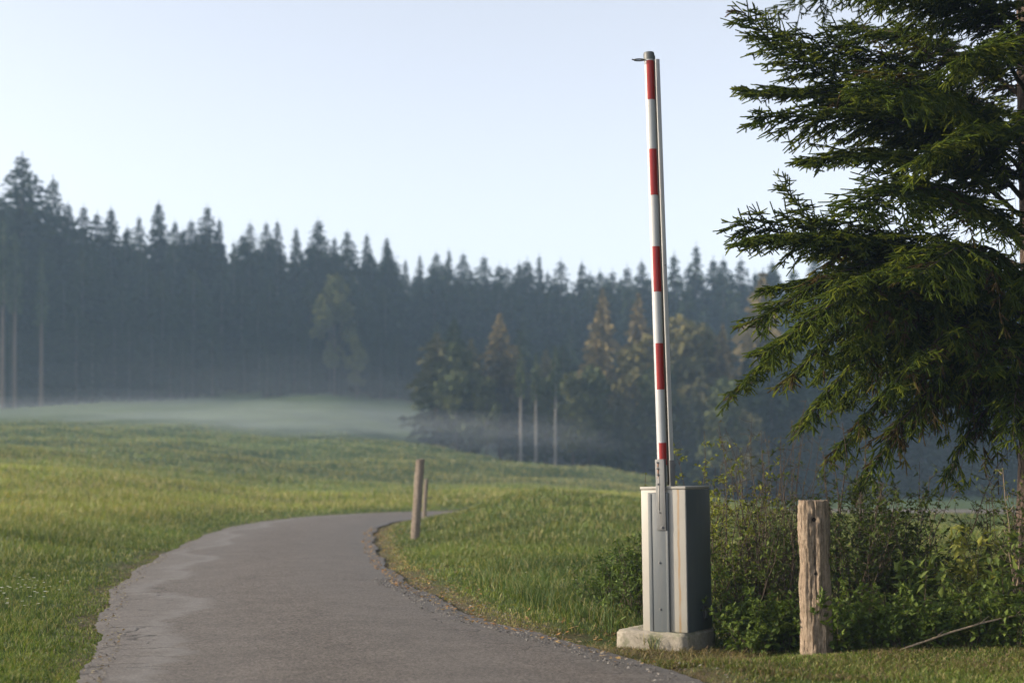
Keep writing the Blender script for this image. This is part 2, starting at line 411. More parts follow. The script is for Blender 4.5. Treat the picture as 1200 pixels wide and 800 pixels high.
# ------------------------------------------------------------------ far trees
def far_spruce(H, Rm, seed, low=.12, cA=(.014, .024, .014), cB=(.032, .048, .022), sparse=1.0, tipc=None, power=2.6):
    g = np.random.default_rng(seed); mb = MB()
    z = low * H; quads = []; cols = []
    while z < H * .985:
        t = z / H; Rz = Rm * (1 - math.exp(-(1 - t) * power)) * (.7 + .5 * g.random()) + .05; ts = min(1, .35 + 2.6 * (1 - t))
        if t < low + .12: Rz *= .55 + .4 * (t - low) / .12
        nb = int(max(4, (5 + 6 * (1 - t)) * sparse))
        a0 = g.random() * 6.28
        for k in range(nb):
            a = a0 + k * 6.283 / nb + g.normal() * .25; Ln = Rz * (.65 + .5 * g.random())
            m_ = max(3, int(Ln / .38)); droop = .22 + .25 * g.random()
            ca, sa = math.cos(a), math.sin(a)
            for q in range(m_):
                s_ = (q + .6) / m_; rr_ = Ln * s_
                zz = z + .1 * Ln * s_ - droop * Ln * s_ * s_ * .9
                wd = .36 * (1.15 - .7 * s_) * (.7 + .6 * g.random()) * ts; hl = (.40 + .40 * g.random()) * ts
                c = np.array([ca * rr_, sa * rr_, zz]) + g.normal(0, .07, 3)
                rad = np.array([ca, sa, -.25]); sid = np.array([-sa, ca, 0])
                th = g.random() * 3.14
                u = rad * .45 * ts; v = sid * wd * math.cos(th) + np.array([0, 0, -hl * .55])
                quads.append([c - u * .7, c + v, c + u, c - v * .7])
                cm = cA + (np.array(cB) - cA) * g.random() ** 1.3
                if tipc is not None: cm = cm + (np.array(tipc) - cm) * min(1, max(0, (t - .45) * 2 + .4 * s_ - .1)) * (.5 + .5 * g.random())
                cols.append(cm)
        z += (.30 + .34 * (1 - t)) * (.8 + .4 * g.random())
    quads = np.array(quads); nq = len(quads)
    mb.add(quads.reshape(-1, 3), np.arange(nq * 4).reshape(-1, 4), np.repeat(np.array(cols), 4, 0))
    # leader
    mb.tube([(0, 0, H * .93), (0, 0, H * 1.01)], [.09, .02], 4, cA)
    tr = MB(); tr.tube([(0, 0, -.8), (.05, 0, H * .3), (0, .05, H * .7), (0, 0, H * .97)], [H * .014 + .06, H * .011 + .03, H * .006, .02], 7)
    return mb, tr

def far_decid(H, Rm, seed, cA, cB, low=.18, n_=2600):
    g = np.random.default_rng(seed); mb = MB(); tr = MB()
    cl = []
    for k in range(26):
        t = g.random(); zc = H * (low + (1 - low) * (.12 + .8 * t))
        a = g.random() * 6.28; rr_ = Rm * math.sin(math.pi * min(.95, .18 + .75 * t)) * g.random() ** .5 * .8
        cl.append((rr_ * math.cos(a), rr_ * math.sin(a), zc, Rm * (.22 + .2 * g.random())))
    cl = np.array(cl); idx = g.integers(0, len(cl), n_); c = cl[idx]
    d_ = g.normal(size=(n_, 3)); d_ /= np.linalg.norm(d_, axis=1)[:, None]
    p = c[:, :3] + d_ * c[:, 3:] * (.6 + .5 * g.random((n_, 1))) * np.array([1, 1, .8])
    u = g.normal(size=(n_, 3)) * .17; v = g.normal(size=(n_, 3)) * .17
    q = np.stack([p - u, p - v, p + u, p + v], 1)
    tone = g.random((len(cl), 1))[idx] * .6 + g.random((n_, 1)) * .4
    col = np.array(cA) + (np.array(cB) - cA) * tone
    mb.add(q.reshape(-1, 3), np.arange(n_ * 4).reshape(-1, 4), np.repeat(col, 4, 0))
    tr.tube([(0, 0, -.8), (.1, 0, H * .35), (0, 0, H * .8)], [H * .016 + .04, H * .011, .03], 7)
    for k in range(0, 26, 2):
        x, y, z, _ = cl[k]; tr.tube([(0, 0, z * .55), (x * .5, y * .5, z * .8), (x, y, z)], [.07, .05, .02], 4)
    return mb, tr

def mesh_of(mb, nm, mat):
    o = mb.obj(nm, mat); me = o.data; bpy.data.objects.remove(o); return me
VAR = {}
def reg(key, pair, kind, H):
    VAR[key] = (mesh_of(pair[0], 'crown', M_FAR), mesh_of(pair[1], 'trunk', M_FARBARK), kind, H)
for k_, (rm, pw, lo, sp_) in enumerate([(4.2, 3.2, .04, 1.1), (3.6, 2.6, .10, 1), (4.8, 3.0, .02, 1.15), (3.3, 2.2, .15, .85), (4.4, 3.8, .05, 1.05), (4.0, 2.4, .03, 1)]):
    reg('s%d' % k_, far_spruce(24, rm, 100 + k_, lo, sparse=sp_, power=pw), 'spruce_tree', 24)
reg('pole', far_spruce(24, 2.6, 120, .55, (.035, .05, .025), (.07, .09, .04), .8), 'spruce_tree', 24)
M_PALETR = m_bark('pale_trunk', (.16, .145, .13), (.30, .275, .25))
_p = far_spruce(24, 2.8, 121, .6, (.035, .05, .025), (.08, .10, .04), .8); VAR['birch'] = (mesh_of(_p[0], 'crown', M_FAR), mesh_of(_p[1], 'trunk', M_PALETR), 'spruce_tree', 24)
reg('larch', far_spruce(14, 3.4, 130, .15, (.03, .035, .02), (.09, .085, .04), .95, (.19, .145, .07)), 'larch_tree', 14)
reg('larch2', far_spruce(14, 2.8, 131, .2, (.03, .035, .02), (.09, .085, .04), .9, (.18, .14, .07)), 'larch_tree', 14)
reg('c0', far_spruce(13, 3.2, 150, .03, (.022, .034, .018), (.05, .06, .026), 1.1, (.09, .085, .045), 3.0), 'spruce_tree', 13)
reg('d0', far_decid(12, 3.6, 140, (.045, .06, .025), (.11, .115, .045)), 'leafy_tree', 12)
reg('d1', far_decid(12, 4.2, 141, (.06, .065, .03), (.17, .15, .06)), 'leafy_tree', 12)
reg('d2', far_decid(12, 3.9, 143, (.035, .05, .022), (.10, .11, .045), .06, 3400), 'leafy_tree', 12)
reg('bush', far_decid(5, 2.6, 142, (.05, .07, .03), (.13, .14, .06), .05, 900), 'leafy_bush', 5)

def place(key, px, ytop, d, label, group, cat=None, wide=1.0, H=None):
    cm, tm, kind, H0 = VAR[key]
    x = (px - 600) / FP * d; z0 = hz(x, d)
    if H is None: H = CH + (HZ - ytop) / FP * d - z0
    t = thing(kind, (x, d, z0), label, cat or {'spruce_tree': 'spruce', 'larch_tree': 'larch', 'leafy_tree': 'tree', 'leafy_bush': 'bush'}[kind], group)
    s = H / H0; wv_ = s * wide * (1 if H0 > 13 or kind != 'spruce_tree' else 1)
    t.rotation_euler.z = random.random() * 6.28; t.scale = (wv_, wv_, s)
    for nm, me in (('crown', cm), ('trunk', tm)):
        o = bpy.data.objects.new(nm, me); COL.objects.link(o); o.parent = t
    return t

GS = 'dark spruces of the distant hazy treeline'
sky_l = [(-70, 225), (-48, 205), (-20, 215), (2, 222), (26, 180), (62, 206), (80, 240), (98, 237), (114, 246), (130, 242), (148, 262), (163, 250), (186, 240), (205, 258), (224, 250),
         (243, 240), (257, 256), (274, 282), (293, 262), (312, 262), (325, 250), (347, 257), (373, 260), (392, 276), (407, 268), (430, 272), (453, 276)]
sky_r = [(475, 300), (492, 294), (511, 286), (526, 282), (543, 290), (567, 301), (580, 318), (594, 308), (608, 302), (618, 296), (632, 297), (657, 305), (682, 297), (703, 315),
         (718, 314), (735, 303), (752, 303), (772, 312), (790, 300), (816, 285), (836, 306), (848, 300), (868, 303), (885, 310), (905, 298), (930, 305), (955, 296), (980, 310), (1005, 300),
         (1030, 312), (1060, 300), (1090, 308), (1120, 300), (1150, 310), (1180, 298), (1210, 306), (1240, 300), (1275, 305)]
special = {26: 'tallest dark spruce at the far left of the hazy treeline', 62: 'second tallest pointed spruce just right of the tallest one at far left',
           816: 'pointed spruce rising highest in the treeline just right of the red and white boom',
           243: 'pointed spruce rising above its neighbours in the left half of the treeline',
           453: 'slim spruce tip standing alone above the treeline in the middle',
           130: 'thin spruce tip with an open crown in the left treeline'}
for i, (px, yt) in enumerate(sky_l + sky_r):
    d = (148 + 22 * max(0, px) / 450 if px < 460 else 182) + random.uniform(-3, 5)
    key = 's%d' % random.choice([0, 0, 1, 2, 4, 5, 1, 3])
    lab = special.get(px) or ('dark spruce forming the hazy skyline left of the small roadside post' if px < 485 else 'dark spruce forming the hazy skyline between small roadside post and boom' if px < 760 else 'dark spruce forming the hazy skyline right of the boom')
    place(key, px, yt + (0 if px in special else random.uniform(-5, 9)), d, lab, None if px in special else lab.replace('dark spruce', 'dark spruces'), wide=random.uniform(.75, 1.25) * (1.25 if px == 26 else 1))
def fill(x0, x1, st, yt0, yt1, d0, d1, lab):
    px = x0
    while px < x1:
        f = (px - x0) / (x1 - x0)
        place('s%d' % random.choice([0, 2, 4, 5, 2]), px + random.uniform(-6, 6), yt0 + (yt1 - yt0) * f + random.uniform(-14, 30), d0 + (d1 - d0) * f + random.uniform(-4, 4),
              lab, lab.replace('dark spruce', 'dark spruces'), wide=random.uniform(.9, 1.4))
        px += st
fill(-60, 460, 14, 262, 296, 158, 168, 'dark spruce behind the left half of the treeline')
fill(470, 1260, 17, 318, 318, 188, 188, 'dark spruce behind the right half of the treeline')
fill(-60, 470, 19, 285, 330, 140, 158, 'dark spruce in front of the left half of the treeline')
fill(-75, 475, 17, 350, 385, 137, 150, 'lower dark spruce along the meadow edge at left')
fill(470, 1260, 22, 335, 345, 170, 172, 'dark spruce standing inside the treeline at right')
fill(480, 1260, 27, 380, 390, 150, 150, 'lower dark spruce behind the mid-distance grove')
fill(840, 1260, 30, 400, 420, 112, 120, 'dark spruce behind the roadside shrubs at right')
# pale trunks at far left
for px in (4, 18, 49):
    place('pole', px, 250 + px, 133, 'spruce with bare pale trunk at the far left meadow edge', 'bare-trunk spruces at far left', wide=.8)
place('d0', 392, 325, 146, 'round-topped leafy tree before the dark treeline above the misty hill', None, wide=.75)
place('d0', 418, 398, 144, 'low leafy tree at the right end of the misty hill', None, wide=.8)
# grove in the middle distance
grove = [('d2', 690, 425, 107, 'soft olive tree at the foot of the brown larches left of the boom', .9), ('d2', 640, 440, 110, 'soft olive tree behind the feet of the three pale trunks', .8), ('d2', 778, 425, 108, 'soft olive tree close behind the boom at right', .9), ('d2', 535, 400, 107, 'rounded olive tree in the left half of the grove', .9), ('d2', 845, 440, 105, 'soft olive tree between boom and near spruce', 1.0),
         ('c0', 512, 388, 108, 'dark bushy spruce at the left end of the mid-distance grove', 1.3), ('s0', 532, 372, 113, 'dark spruce second from the left in the grove', 1.2),
         ('c0', 552, 395, 112, 'dark broad conifer beside the orange-topped larch', .8), ('larch', 586, 366, 114, 'orange-topped larch in the middle of the grove', 1.0),
         ('c0', 606, 402, 116, 'conifer just right of the orange-topped larch', .7), ('birch', 610, 405, 104, 'bare-stemmed tree with pale trunk, left of three in the grove', .75),
         ('birch', 628, 410, 104.6, 'bare-stemmed tree with pale trunk, middle of three in the grove', .75), ('birch', 651, 402, 104.3, 'bare-stemmed tree with pale trunk, right of three in the grove', .75),
         ('c0', 640, 408, 122, 'broad conifer behind the three pale trunks', .9), ('larch2', 706, 335, 122, 'tall brown-topped larch between the grove and the boom', .8),
         ('larch', 700, 388, 112, 'spreading orange-brown larch left of the boom', 1.05), ('larch2', 748, 340, 126, 'slim brown-topped larch just left of the boom', .8),
         ('d1', 755, 395, 112, 'yellowish leafy tree directly behind the boom', .95), ('d1', 800, 372, 114, 'large yellowish leafy tree right of the boom', 1.0),
         ('larch2', 847, 378, 112, 'narrow orange-brown larch right of the boom', .85), ('larch', 893, 318, 118, 'tall grey-brown larch beside the near spruce branches', .9),
         ('d0', 672, 440, 106, 'low leafy tree at the meadow edge left of the boom', .85), ('c0', 726, 455, 106, 'low dark conifer at the meadow edge behind the boom', .9),
         ('d1', 870, 480, 104, 'low pale round tree behind the shrubs by the cabinet', .9), ('c0', 822, 430, 106, 'dark conifer above the cabinet in the haze', .9),
         ('c0', 930, 440, 112, 'dark conifer behind the near spruce tips', 1.0), ('d0', 570, 445, 106, 'low dark tree on the near edge of the grove', .8),
         ('d1', 1010, 560, 62, 'pale rounded bush on the meadow behind the log post', .8), ('s2', 780, 410, 120, 'dark spruce between the yellowish trees behind the boom', 1.2),
         ('s0', 660, 400, 126, 'dark spruce at the right end of the grove', 1.2), ('s5', 610, 385, 128, 'dark spruce behind the three pale trunks', 1.3)]
for k_, px, yt, d, lab, wd in grove: place(k_, px, yt, d, lab, None, wide=wd)

# the wood's edge continuing to the right of the picture
for i, (x_, y_, H_) in enumerate([(9.5, 9, 17), (10.5, 14, 19), (9.2, 4.5, 16), (13, 7, 20), (12.5, 18, 18), (16, 12, 21), (11, 0, 17), (15, 22, 19), (16, 3, 20), (19, 17, 20)]):
    place('s%d' % (i % 6), 600 + FP * x_ / y_ if y_ > 0 else 4000, 0, y_ if y_ > 0 else .01, 'tall spruce of the wood edge outside the right of the view', 'spruces of the wood edge at right', wide=1.0, H=H_) if y_ > 3 else None

# ------------------------------------------------------------------ grass
def blades(n_, px0, px1, d0, d1, hgt, wid, cA, cB, side=None, edge=(.0, 99), lean=.35, seed=1, dens=None, tipmix=None, colfn=None, hfn=None, power=1.0):
    g = np.random.default_rng(seed)
    u = g.random(n_); d = (d0 ** -power + u * (d1 ** -power - d0 ** -power)) ** (-1 / power)
    px = px0 + (px1 - px0) * g.random(n_); x = (px - 600) / FP * d; y = d
    ro, sd2, _ = road_off(x, y)
    k = (ro > edge[0]) & (ro < edge[1])
    if side: k &= sd2 == side
    if dens is not None: k &= g.random(n_) < dens(x, y, ro)
    x, y, ro = x[k], y[k], ro[k]; m_ = len(x)
    z = height(x, y, True, ro) - .01
    sc_ = g.uniform(.55, 1.25, m_) * (hfn(x, y, ro) if hfn else 1); h_ = hgt * sc_
    pxw = y / 1424.0                       # size of a pixel there: blades merge with distance
    w_ = np.maximum(wid * g.uniform(.7, 1.3, m_), pxw * .75)
    a = g.random(m_) * 6.283; la = a + g.normal(0, .9, m_) + 1.57; ln = h_ * lean * g.uniform(.3, 1.9, m_)
    base = np.c_[x, y, z]; s = np.c_[np.cos(a), np.sin(a), np.zeros(m_)] * w_[:, None] / 2
    ld = np.c_[np.cos(la), np.sin(la), np.zeros(m_)] * ln[:, None]
    up = np.c_[np.zeros(m_), np.zeros(m_), h_]
    mid = base + up * .58 + ld * .35; tip = base + up * (1 - .25 * (ln / (h_ + 1e-6))[:, None]) + ld
    v = np.stack([base - s, base + s, mid - s * .75, mid + s * .75, tip], 1)
    t = g.random((m_, 1)) ** 1.2
    c = np.array(cA) * (1 - t) + np.array(cB) * t
    if colfn is not None: c = colfn(x, y, ro, c, g)
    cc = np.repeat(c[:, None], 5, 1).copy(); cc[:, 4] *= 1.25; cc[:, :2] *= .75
    i5 = np.arange(m_)[:, None] * 5
    mb.add(v.reshape(-1, 3), np.vstack([i5 + np.array([0, 1, 3]), i5 + np.array([0, 3, 2]), i5 + np.array([2, 3, 4])]), cc.reshape(-1, 3))

def patch(x, y, f=1.0, k=0.): return .5 + .5 * np.sin(x * .9 * f + k + 1.7 * np.sin(y * .5 * f + k)) * np.sin(y * .63 * f + 1.3 * np.sin(x * .6 * f + k))
G1c, G2c = (.055, .105, .016), (.20, .25, .04)
STRAW = np.array((.42, .37, .15)); 
def col_left(x, y, ro, c, g):
    dry = sstep(17, 30, y) * (1 - sstep(45, 58, y)) * sstep(.5, 3, ro)  # strip of dry grass, its sunlit brightness also painted into the blade colour
    k = (g.random(len(x)) < (.06 + .16 * patch(x, y, 2.2, 3) + .42 * dry * (.4 + .6 * patch(x, y, 1.2))))[:, None]
    c = c * (.75 + .5 * patch(x, y, .8, 2)[:, None]) + np.array([.11, .10, 0]) * (dry * (.4 + .6 * patch(x, y, .7, 1)))[:, None]
    return np.where(k, STRAW * g.uniform(.6, 1.05, (len(x), 1)), c)
def col_right(x, y, ro, c, g):
    k = (g.random(len(x)) < .08 + .14 * patch(x, y, 2.7, 1) + .22 * patch(x, y, 1.5, 3) * sstep(20, 34, y) + .5 * (ro < .35))[:, None]
    return np.where(k, STRAW * g.uniform(.5, 1., (len(x), 1)), c * (.7 + .55 * patch(x, y, 1.4, 5)[:, None]))

mb = MB()
clump = lambda x, y, ro: .35 + .65 * (patch(x, y, 4.1, 1) * .6 + patch(x, y, 9.3, 2) * .5 > .42)
short = lambda x, y, ro: .3 + .7 * sstep(.1, 1.6, ro) * (.7 + .5 * patch(x, y, 2.3, 4))
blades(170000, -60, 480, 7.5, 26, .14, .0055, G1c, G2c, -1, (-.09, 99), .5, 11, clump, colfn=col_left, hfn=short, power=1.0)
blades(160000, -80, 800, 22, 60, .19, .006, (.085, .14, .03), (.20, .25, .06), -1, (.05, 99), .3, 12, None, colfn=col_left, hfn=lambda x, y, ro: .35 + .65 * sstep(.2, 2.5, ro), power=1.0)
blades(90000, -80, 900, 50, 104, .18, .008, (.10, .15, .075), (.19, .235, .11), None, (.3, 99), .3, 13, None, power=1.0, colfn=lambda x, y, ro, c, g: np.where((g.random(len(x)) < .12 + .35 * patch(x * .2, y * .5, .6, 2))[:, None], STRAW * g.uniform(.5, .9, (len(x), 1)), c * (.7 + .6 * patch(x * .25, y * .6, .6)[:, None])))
tag(mb.obj('grass', M_GRASS), 'long green and straw-yellow meadow grass left of the road', kind='stuff')
mb = MB()
nearslab = lambda x, y: .18 + .82 * sstep(.45, 1.0, np.hypot((x - 1.25) / 1.25, (y - 10.85) / 1.0)) * (1 - .72 * (sstep(.3, 1.2, x) * (1 - sstep(10.0, 11.0, y))))
shr = lambda x, y, ro: (.30 + .70 * sstep(.1, 1.2, ro)) * (.75 + .5 * patch(x, y, 2.1, 4)) * nearslab(x, y)
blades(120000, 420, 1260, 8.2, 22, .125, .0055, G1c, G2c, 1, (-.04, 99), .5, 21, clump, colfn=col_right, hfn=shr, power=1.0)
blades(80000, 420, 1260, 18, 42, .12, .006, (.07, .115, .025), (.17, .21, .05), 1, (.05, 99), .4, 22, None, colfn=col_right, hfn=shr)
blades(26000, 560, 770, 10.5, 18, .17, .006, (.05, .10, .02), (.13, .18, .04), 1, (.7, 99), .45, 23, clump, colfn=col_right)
def col_moss(x, y, ro, c, g):
    k = (g.random(len(x)) < .3 + .35 * patch(x, y, 6, 2))[:, None]
    return np.where(k, np.array((.26, .19, .10)) * g.uniform(.4, 1.1, (len(x), 1)), c)
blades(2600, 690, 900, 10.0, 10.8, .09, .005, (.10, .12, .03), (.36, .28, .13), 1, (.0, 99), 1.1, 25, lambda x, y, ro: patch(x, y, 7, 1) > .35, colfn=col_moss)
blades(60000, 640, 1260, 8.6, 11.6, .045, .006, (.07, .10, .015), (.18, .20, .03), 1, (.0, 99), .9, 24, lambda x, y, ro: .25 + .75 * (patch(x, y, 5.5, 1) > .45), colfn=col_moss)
tag(mb.obj('grass', M_GRASS), 'green verge grass on the bank right of the road', kind='stuff')

# fallen leaves and crumbs at the road edge
def litter(n_, name, label, size, cols, side, px0, px1, d0, d1, e0, e1, seed, mat, flat=True):
    g = np.random.default_rng(seed); q = MB()
    d = d0 + (d1 - d0) * g.random(n_) ** 1.6; x = ((px0 + (px1 - px0) * g.random(n_)) - 600) / FP * d
    # re-seat on the road edge
    s_i = g.integers(0, len(RC), n_ * 30); yy = RC[s_i, 1]; ok = (yy > d0) & (yy < d1) & (RC[s_i, 0] < 3); s_i = s_i[ok][:n_]; m_ = len(s_i)
    o_ = e0 + (e1 - e0) * np.abs(g.normal(0, .5, m_)).clip(0, 1)
    hwv = (hw_right(RC[s_i, 1]) + wob(RS[s_i], 1.)) if side > 0 else (hw_left(RC[s_i, 1]) + wob(RS[s_i], 4.))
    p = RC[s_i] + RN[s_i] * (side * (hwv + o_))[:, None] + RT[s_i] * g.uniform(-.15, .15, (m_, 1))
    ro = road_off(p[:, 0], p[:, 1])[0]
    z = np.where(ro < 0, .04 + .035 * sstep(0, .5, -ro), height(p[:, 0], p[:, 1], True, ro) + .01)
    s_ = size * g.uniform(.5, 1.5, m_); a = g.random(m_) * 6.28
    c = np.c_[p, z + s_ * .12]
    u = np.c_[np.cos(a), np.sin(a), g.normal(0, .25, m_)] * s_[:, None]; v = np.c_[-np.sin(a), np.cos(a), g.normal(0, .25, m_)] * s_[:, None] * .55
    cl_ = np.array(cols)[g.integers(0, len(cols), m_)] * g.uniform(.7, 1.2, (m_, 1))
    if flat:
        q.add(np.stack([c - u, c - v, c + u, c + v], 1).reshape(-1, 3), np.arange(m_ * 4).reshape(-1, 4), np.repeat(cl_, 4, 0))
    else:
        w_ = np.c_[np.zeros((m_, 2)), s_ * .7]
        vv_ = np.stack([c - u - w_ * .2, c - v - w_ * .2, c + u - w_ * .2, c + v - w_ * .2, c + w_ * .6], 1)
        i5 = np.arange(m_)[:, None] * 5
        q.add(vv_.reshape(-1, 3), np.vstack([i5 + np.array([0, 1, 4]), i5 + np.array([1, 2, 4]), i5 + np.array([2, 3, 4]), i5 + np.array([3, 0, 4])]), np.repeat(cl_, 5, 0))
    tag(q.obj(name, mat), label, kind='stuff')
litter(2600, 'fallen_leaves', 'dry orange-brown leaves and straw along the right road edge', .019, [(.42, .22, .08), (.5, .33, .14), (.36, .26, .13), (.3, .17, .07)], 1, 0, 0, 9, 30, -.18, .9, 31, M_LEAF)
litter(900, 'fallen_leaves', 'scattered dry leaves along the left road edge', .014, [(.3, .24, .15), (.4, .34, .22), (.2, .14, .08)], -1, 0, 0, 7.5, 26, -.15, .3, 32, M_LEAF)
M_STONE = newmat('gravel'); mm, n, b = M_STONE; at = N(n, 'ShaderNodeAttribute', attribute_name='tint'); n.links.new(at.outputs[0], b.inputs['Base Color']); b.inputs['Roughness'].default_value = .9
M_STONE = mm
litter(1500, 'gravel', 'loose grey gravel crumbs on the right road edge', .012, [(.16, .14, .12), (.25, .23, .2), (.1, .09, .08)], 1, 0, 0, 7.5, 16, -.35, .3, 33, M_STONE, False)
litter(450, 'gravel', 'loose grey gravel crumbs on the left road edge', .010, [(.16, .14, .12), (.22, .2, .17), (.1, .09, .08)], -1, 0, 0, 7.5, 22, -.15, .25, 34, M_STONE, False)

# flowers
def flowers(name, label, cx, cy, rx, ry, n_, h_, size, col, seed, kind=None, cat=None):
    g = np.random.default_rng(seed); x = cx + g.normal(0, rx, n_); y = cy + g.normal(0, ry, n_)
    ro = road_off(x, y)[0]; k = ro > .4; x, y = x[k], y[k]; z = height(x, y)
    st, pe = MB(), MB()
    for a, b_, c in zip(x, y, z):
        hh_ = h_ * g.uniform(.6, 1.2); q = np.array([a + g.normal(0, .03), b_ + g.normal(0, .03), c + hh_])
        st.tube([(a, b_, c), q], [.002, .0015], 3, (.08, .13, .03), False)
        m_ = 6
        for t in range(m_):
            an = t * 6.283 / m_; r_ = size * g.uniform(.8, 1.1); u = np.array([math.cos(an), math.sin(an), .25]) * r_; v = np.array([-math.sin(an), math.cos(an), 0]) * r_ * .45
            pe.add([q, q + u * .6 - v, q + u, q + u * .6 + v], [[0, 1, 2, 3]], col)
    o = pe.obj
    if kind == 'stuff':
        for kf in (3, 4):
            for f in st.f[kf]: pe.f[kf].append(f + pe.n)
        pe.v += st.v; pe.c += st.c; pe.n += st.n
        return tag(pe.obj(name, M_LEAF), label, kind='stuff')
    t = thing(name, (cx, cy, hz(cx, cy)), label, cat)
    st.obj('stems', M_LEAF, t); pe.obj('blossoms', M_LEAF, t)
flowers('white_flowers', 'scattered tiny white flowers in the grass at left', -3.9, 13.2, -.0 + .6, 1.2, 230, .2, .017, (.75, .75, .68), 41, 'stuff')
flowers('yellow_flower_clump', 'small clump of yellow flowers at the left edge of the meadow', -9.25, 26.5, .12, .12, 16, .42, .035, (.75, .5, .02), 42, cat='flowers')
flowers('white_flowers', 'few white flower heads in the verge left of the cabinet', .75, 12.6, .3, .5, 12, .34, .012, (.7, .7, .62), 43, 'stuff')
flowers('yellow_flowers', 'few yellow flowers in the verge grass between road and cabinet', -.2, 15.5, .6, .9, 9, .3, .014, (.7, .5, .04), 44, 'stuff')

# ------------------------------------------------------------------ plants
def leafq(mb, p, d, up, L_, W_, col, g):
    """n pointed leaves (4 verts, folded): p base, d direction"""
    d = d / (np.linalg.norm(d, axis=1)[:, None] + 1e-9)
    s = np.cross(d, up); s /= np.linalg.norm(s, axis=1)[:, None] + 1e-9
    nn = np.cross(s, d)
    L_ = np.broadcast_to(L_, (len(p),))[:, None]; W_ = np.broadcast_to(W_, (len(p),))[:, None]
    mdl = p + d * L_ * .45
    v = np.stack([p, mdl + s * W_ / 2 + nn * W_ * .15, p + d * L_ - nn * L_ * .12, mdl - s * W_ / 2 + nn * W_ * .15], 1)
    i4 = np.arange(len(p))[:, None] * 4
    mb.add(v.reshape(-1, 3), np.vstack([i4 + np.array([0, 1, 2]), i4 + np.array([0, 2, 3])]), np.repeat(col, 4, 0))

def shrub(name, px, d, H, label, cat, seed, stems=8, spread=.35, twigs=9, tl=.3, leaves=6, L_=.045, W_=.022, cA=(.06, .11, .02), cB=(.17, .23, .04),
          bark=M_TWIG, sr=.006, low=.12, lean=0., droop=0., leafmin=0., group=None, y0=None):
    g = np.random.default_rng(seed); x0 = (px - 600) / FP * d; z0 = hz(x0, d)
    t = thing(name, (x0, d, z0), label, cat, group)
    st, lf = MB(), MB(); PP, DD, CCc = [], [], []
    for s in range(stems):
        a = g.random() * 6.28; b0 = np.array([x0, d, z0]) + np.array([math.cos(a), math.sin(a), 0]) * spread * .35 * g.random() - [0, 0, .03]
        h_ = H * g.uniform(.65, 1.15); o_ = np.array([math.cos(a), math.sin(a), 0]) * spread * g.uniform(.3, 1.1) + np.array([lean * h_, 0, 0])
        tt = np.linspace(0, 1, 7)[:, None]
        jit = np.cumsum(g.normal(0, .018, (7, 3)), 0) * np.array([1, 1, .3]) * h_
        path = b0 + o_ * tt ** 1.4 + np.array([0, 0, h_]) * (tt - droop * tt ** 2.5) + jit
        st.tube(path, np.linspace(sr, sr * .3, 7) * (.8 + .5 * g.random()), 4, (1, 1, 1), False)
        sub = [(path, 1.0)]
        for k in range(twigs):
            f = low + (1 - low) * (k + g.random()) / twigs; i = min(5, int(f * 6)); q = path[i] + (path[i + 1] - path[i]) * (f * 6 - i)
            aa = g.random() * 6.28; ln = tl * (1.15 - .75 * f) * g.uniform(.5, 1.2)
            dr = np.array([math.cos(aa), math.sin(aa), g.uniform(.2, 1.1)]); dr /= np.linalg.norm(dr)
            t4 = np.linspace(0, 1, 4)[:, None]
            tw = q + dr * ln * t4 + np.array([0, 0, -.25 * ln]) * t4 ** 2 * g.uniform(-.3, 1.3) + np.cumsum(g.normal(0, .012, (4, 3)), 0)
            st.tube(tw, np.linspace(sr * .5, sr * .2, 4), 3, (1, 1, 1), False); sub.append((tw, 1.0))
        for path_, w_ in sub[1:] + [(path[3:], 1)]:
            m_ = g.poisson(leaves)
            if m_ == 0: continue
            f = g.uniform(.15, 1.0, m_) * (len(path_) - 1.001); i = f.astype(int); q = path_[i] + (path_[i + 1] - path_[i]) * (f - i)[:, None]
            if leafmin: 
                kk_ = q[:, 2] > z0 + leafmin; q = q[kk_]; i = i[kk_]; m_ = len(q)
                if m_ == 0: continue
            tdir = path_[-1] - path_[0]; tdir = tdir / np.linalg.norm(tdir)
            dr = tdir * .6 + g.normal(0, .6, (m_, 3)) + np.array([0, 0, .0])
            PP.append(q); DD.append(dr)
            tone = np.clip(.25 + .35 * g.random() + .5 * (g.random((m_, 1)) - .3), 0, 1); CCc.append(np.array(cA) + (np.array(cB) - cA) * tone)
    if bark is M_LEAF: st.c = [c_ * np.array(cA) for c_ in st.c]
    so_ = st.obj('stems', bark, t)
    if PP:
        PP, DD, CCc = map(np.vstack, (PP, DD, CCc)); up = g.normal(0, .35, PP.shape) + np.array([0, 0, 1])
        leafq(lf, PP, DD, up, L_ * g.uniform(.5, 1.3, len(PP)), W_ * g.uniform(.6, 1.3, len(PP)), CCc, g)
        lf.obj('leaves', M_LEAF, t)
    return t

YG = dict(cA=(.09, .12, .015), cB=(.30, .32, .04)); DG = dict(cA=(.03, .055, .012), cB=(.10, .13, .025))
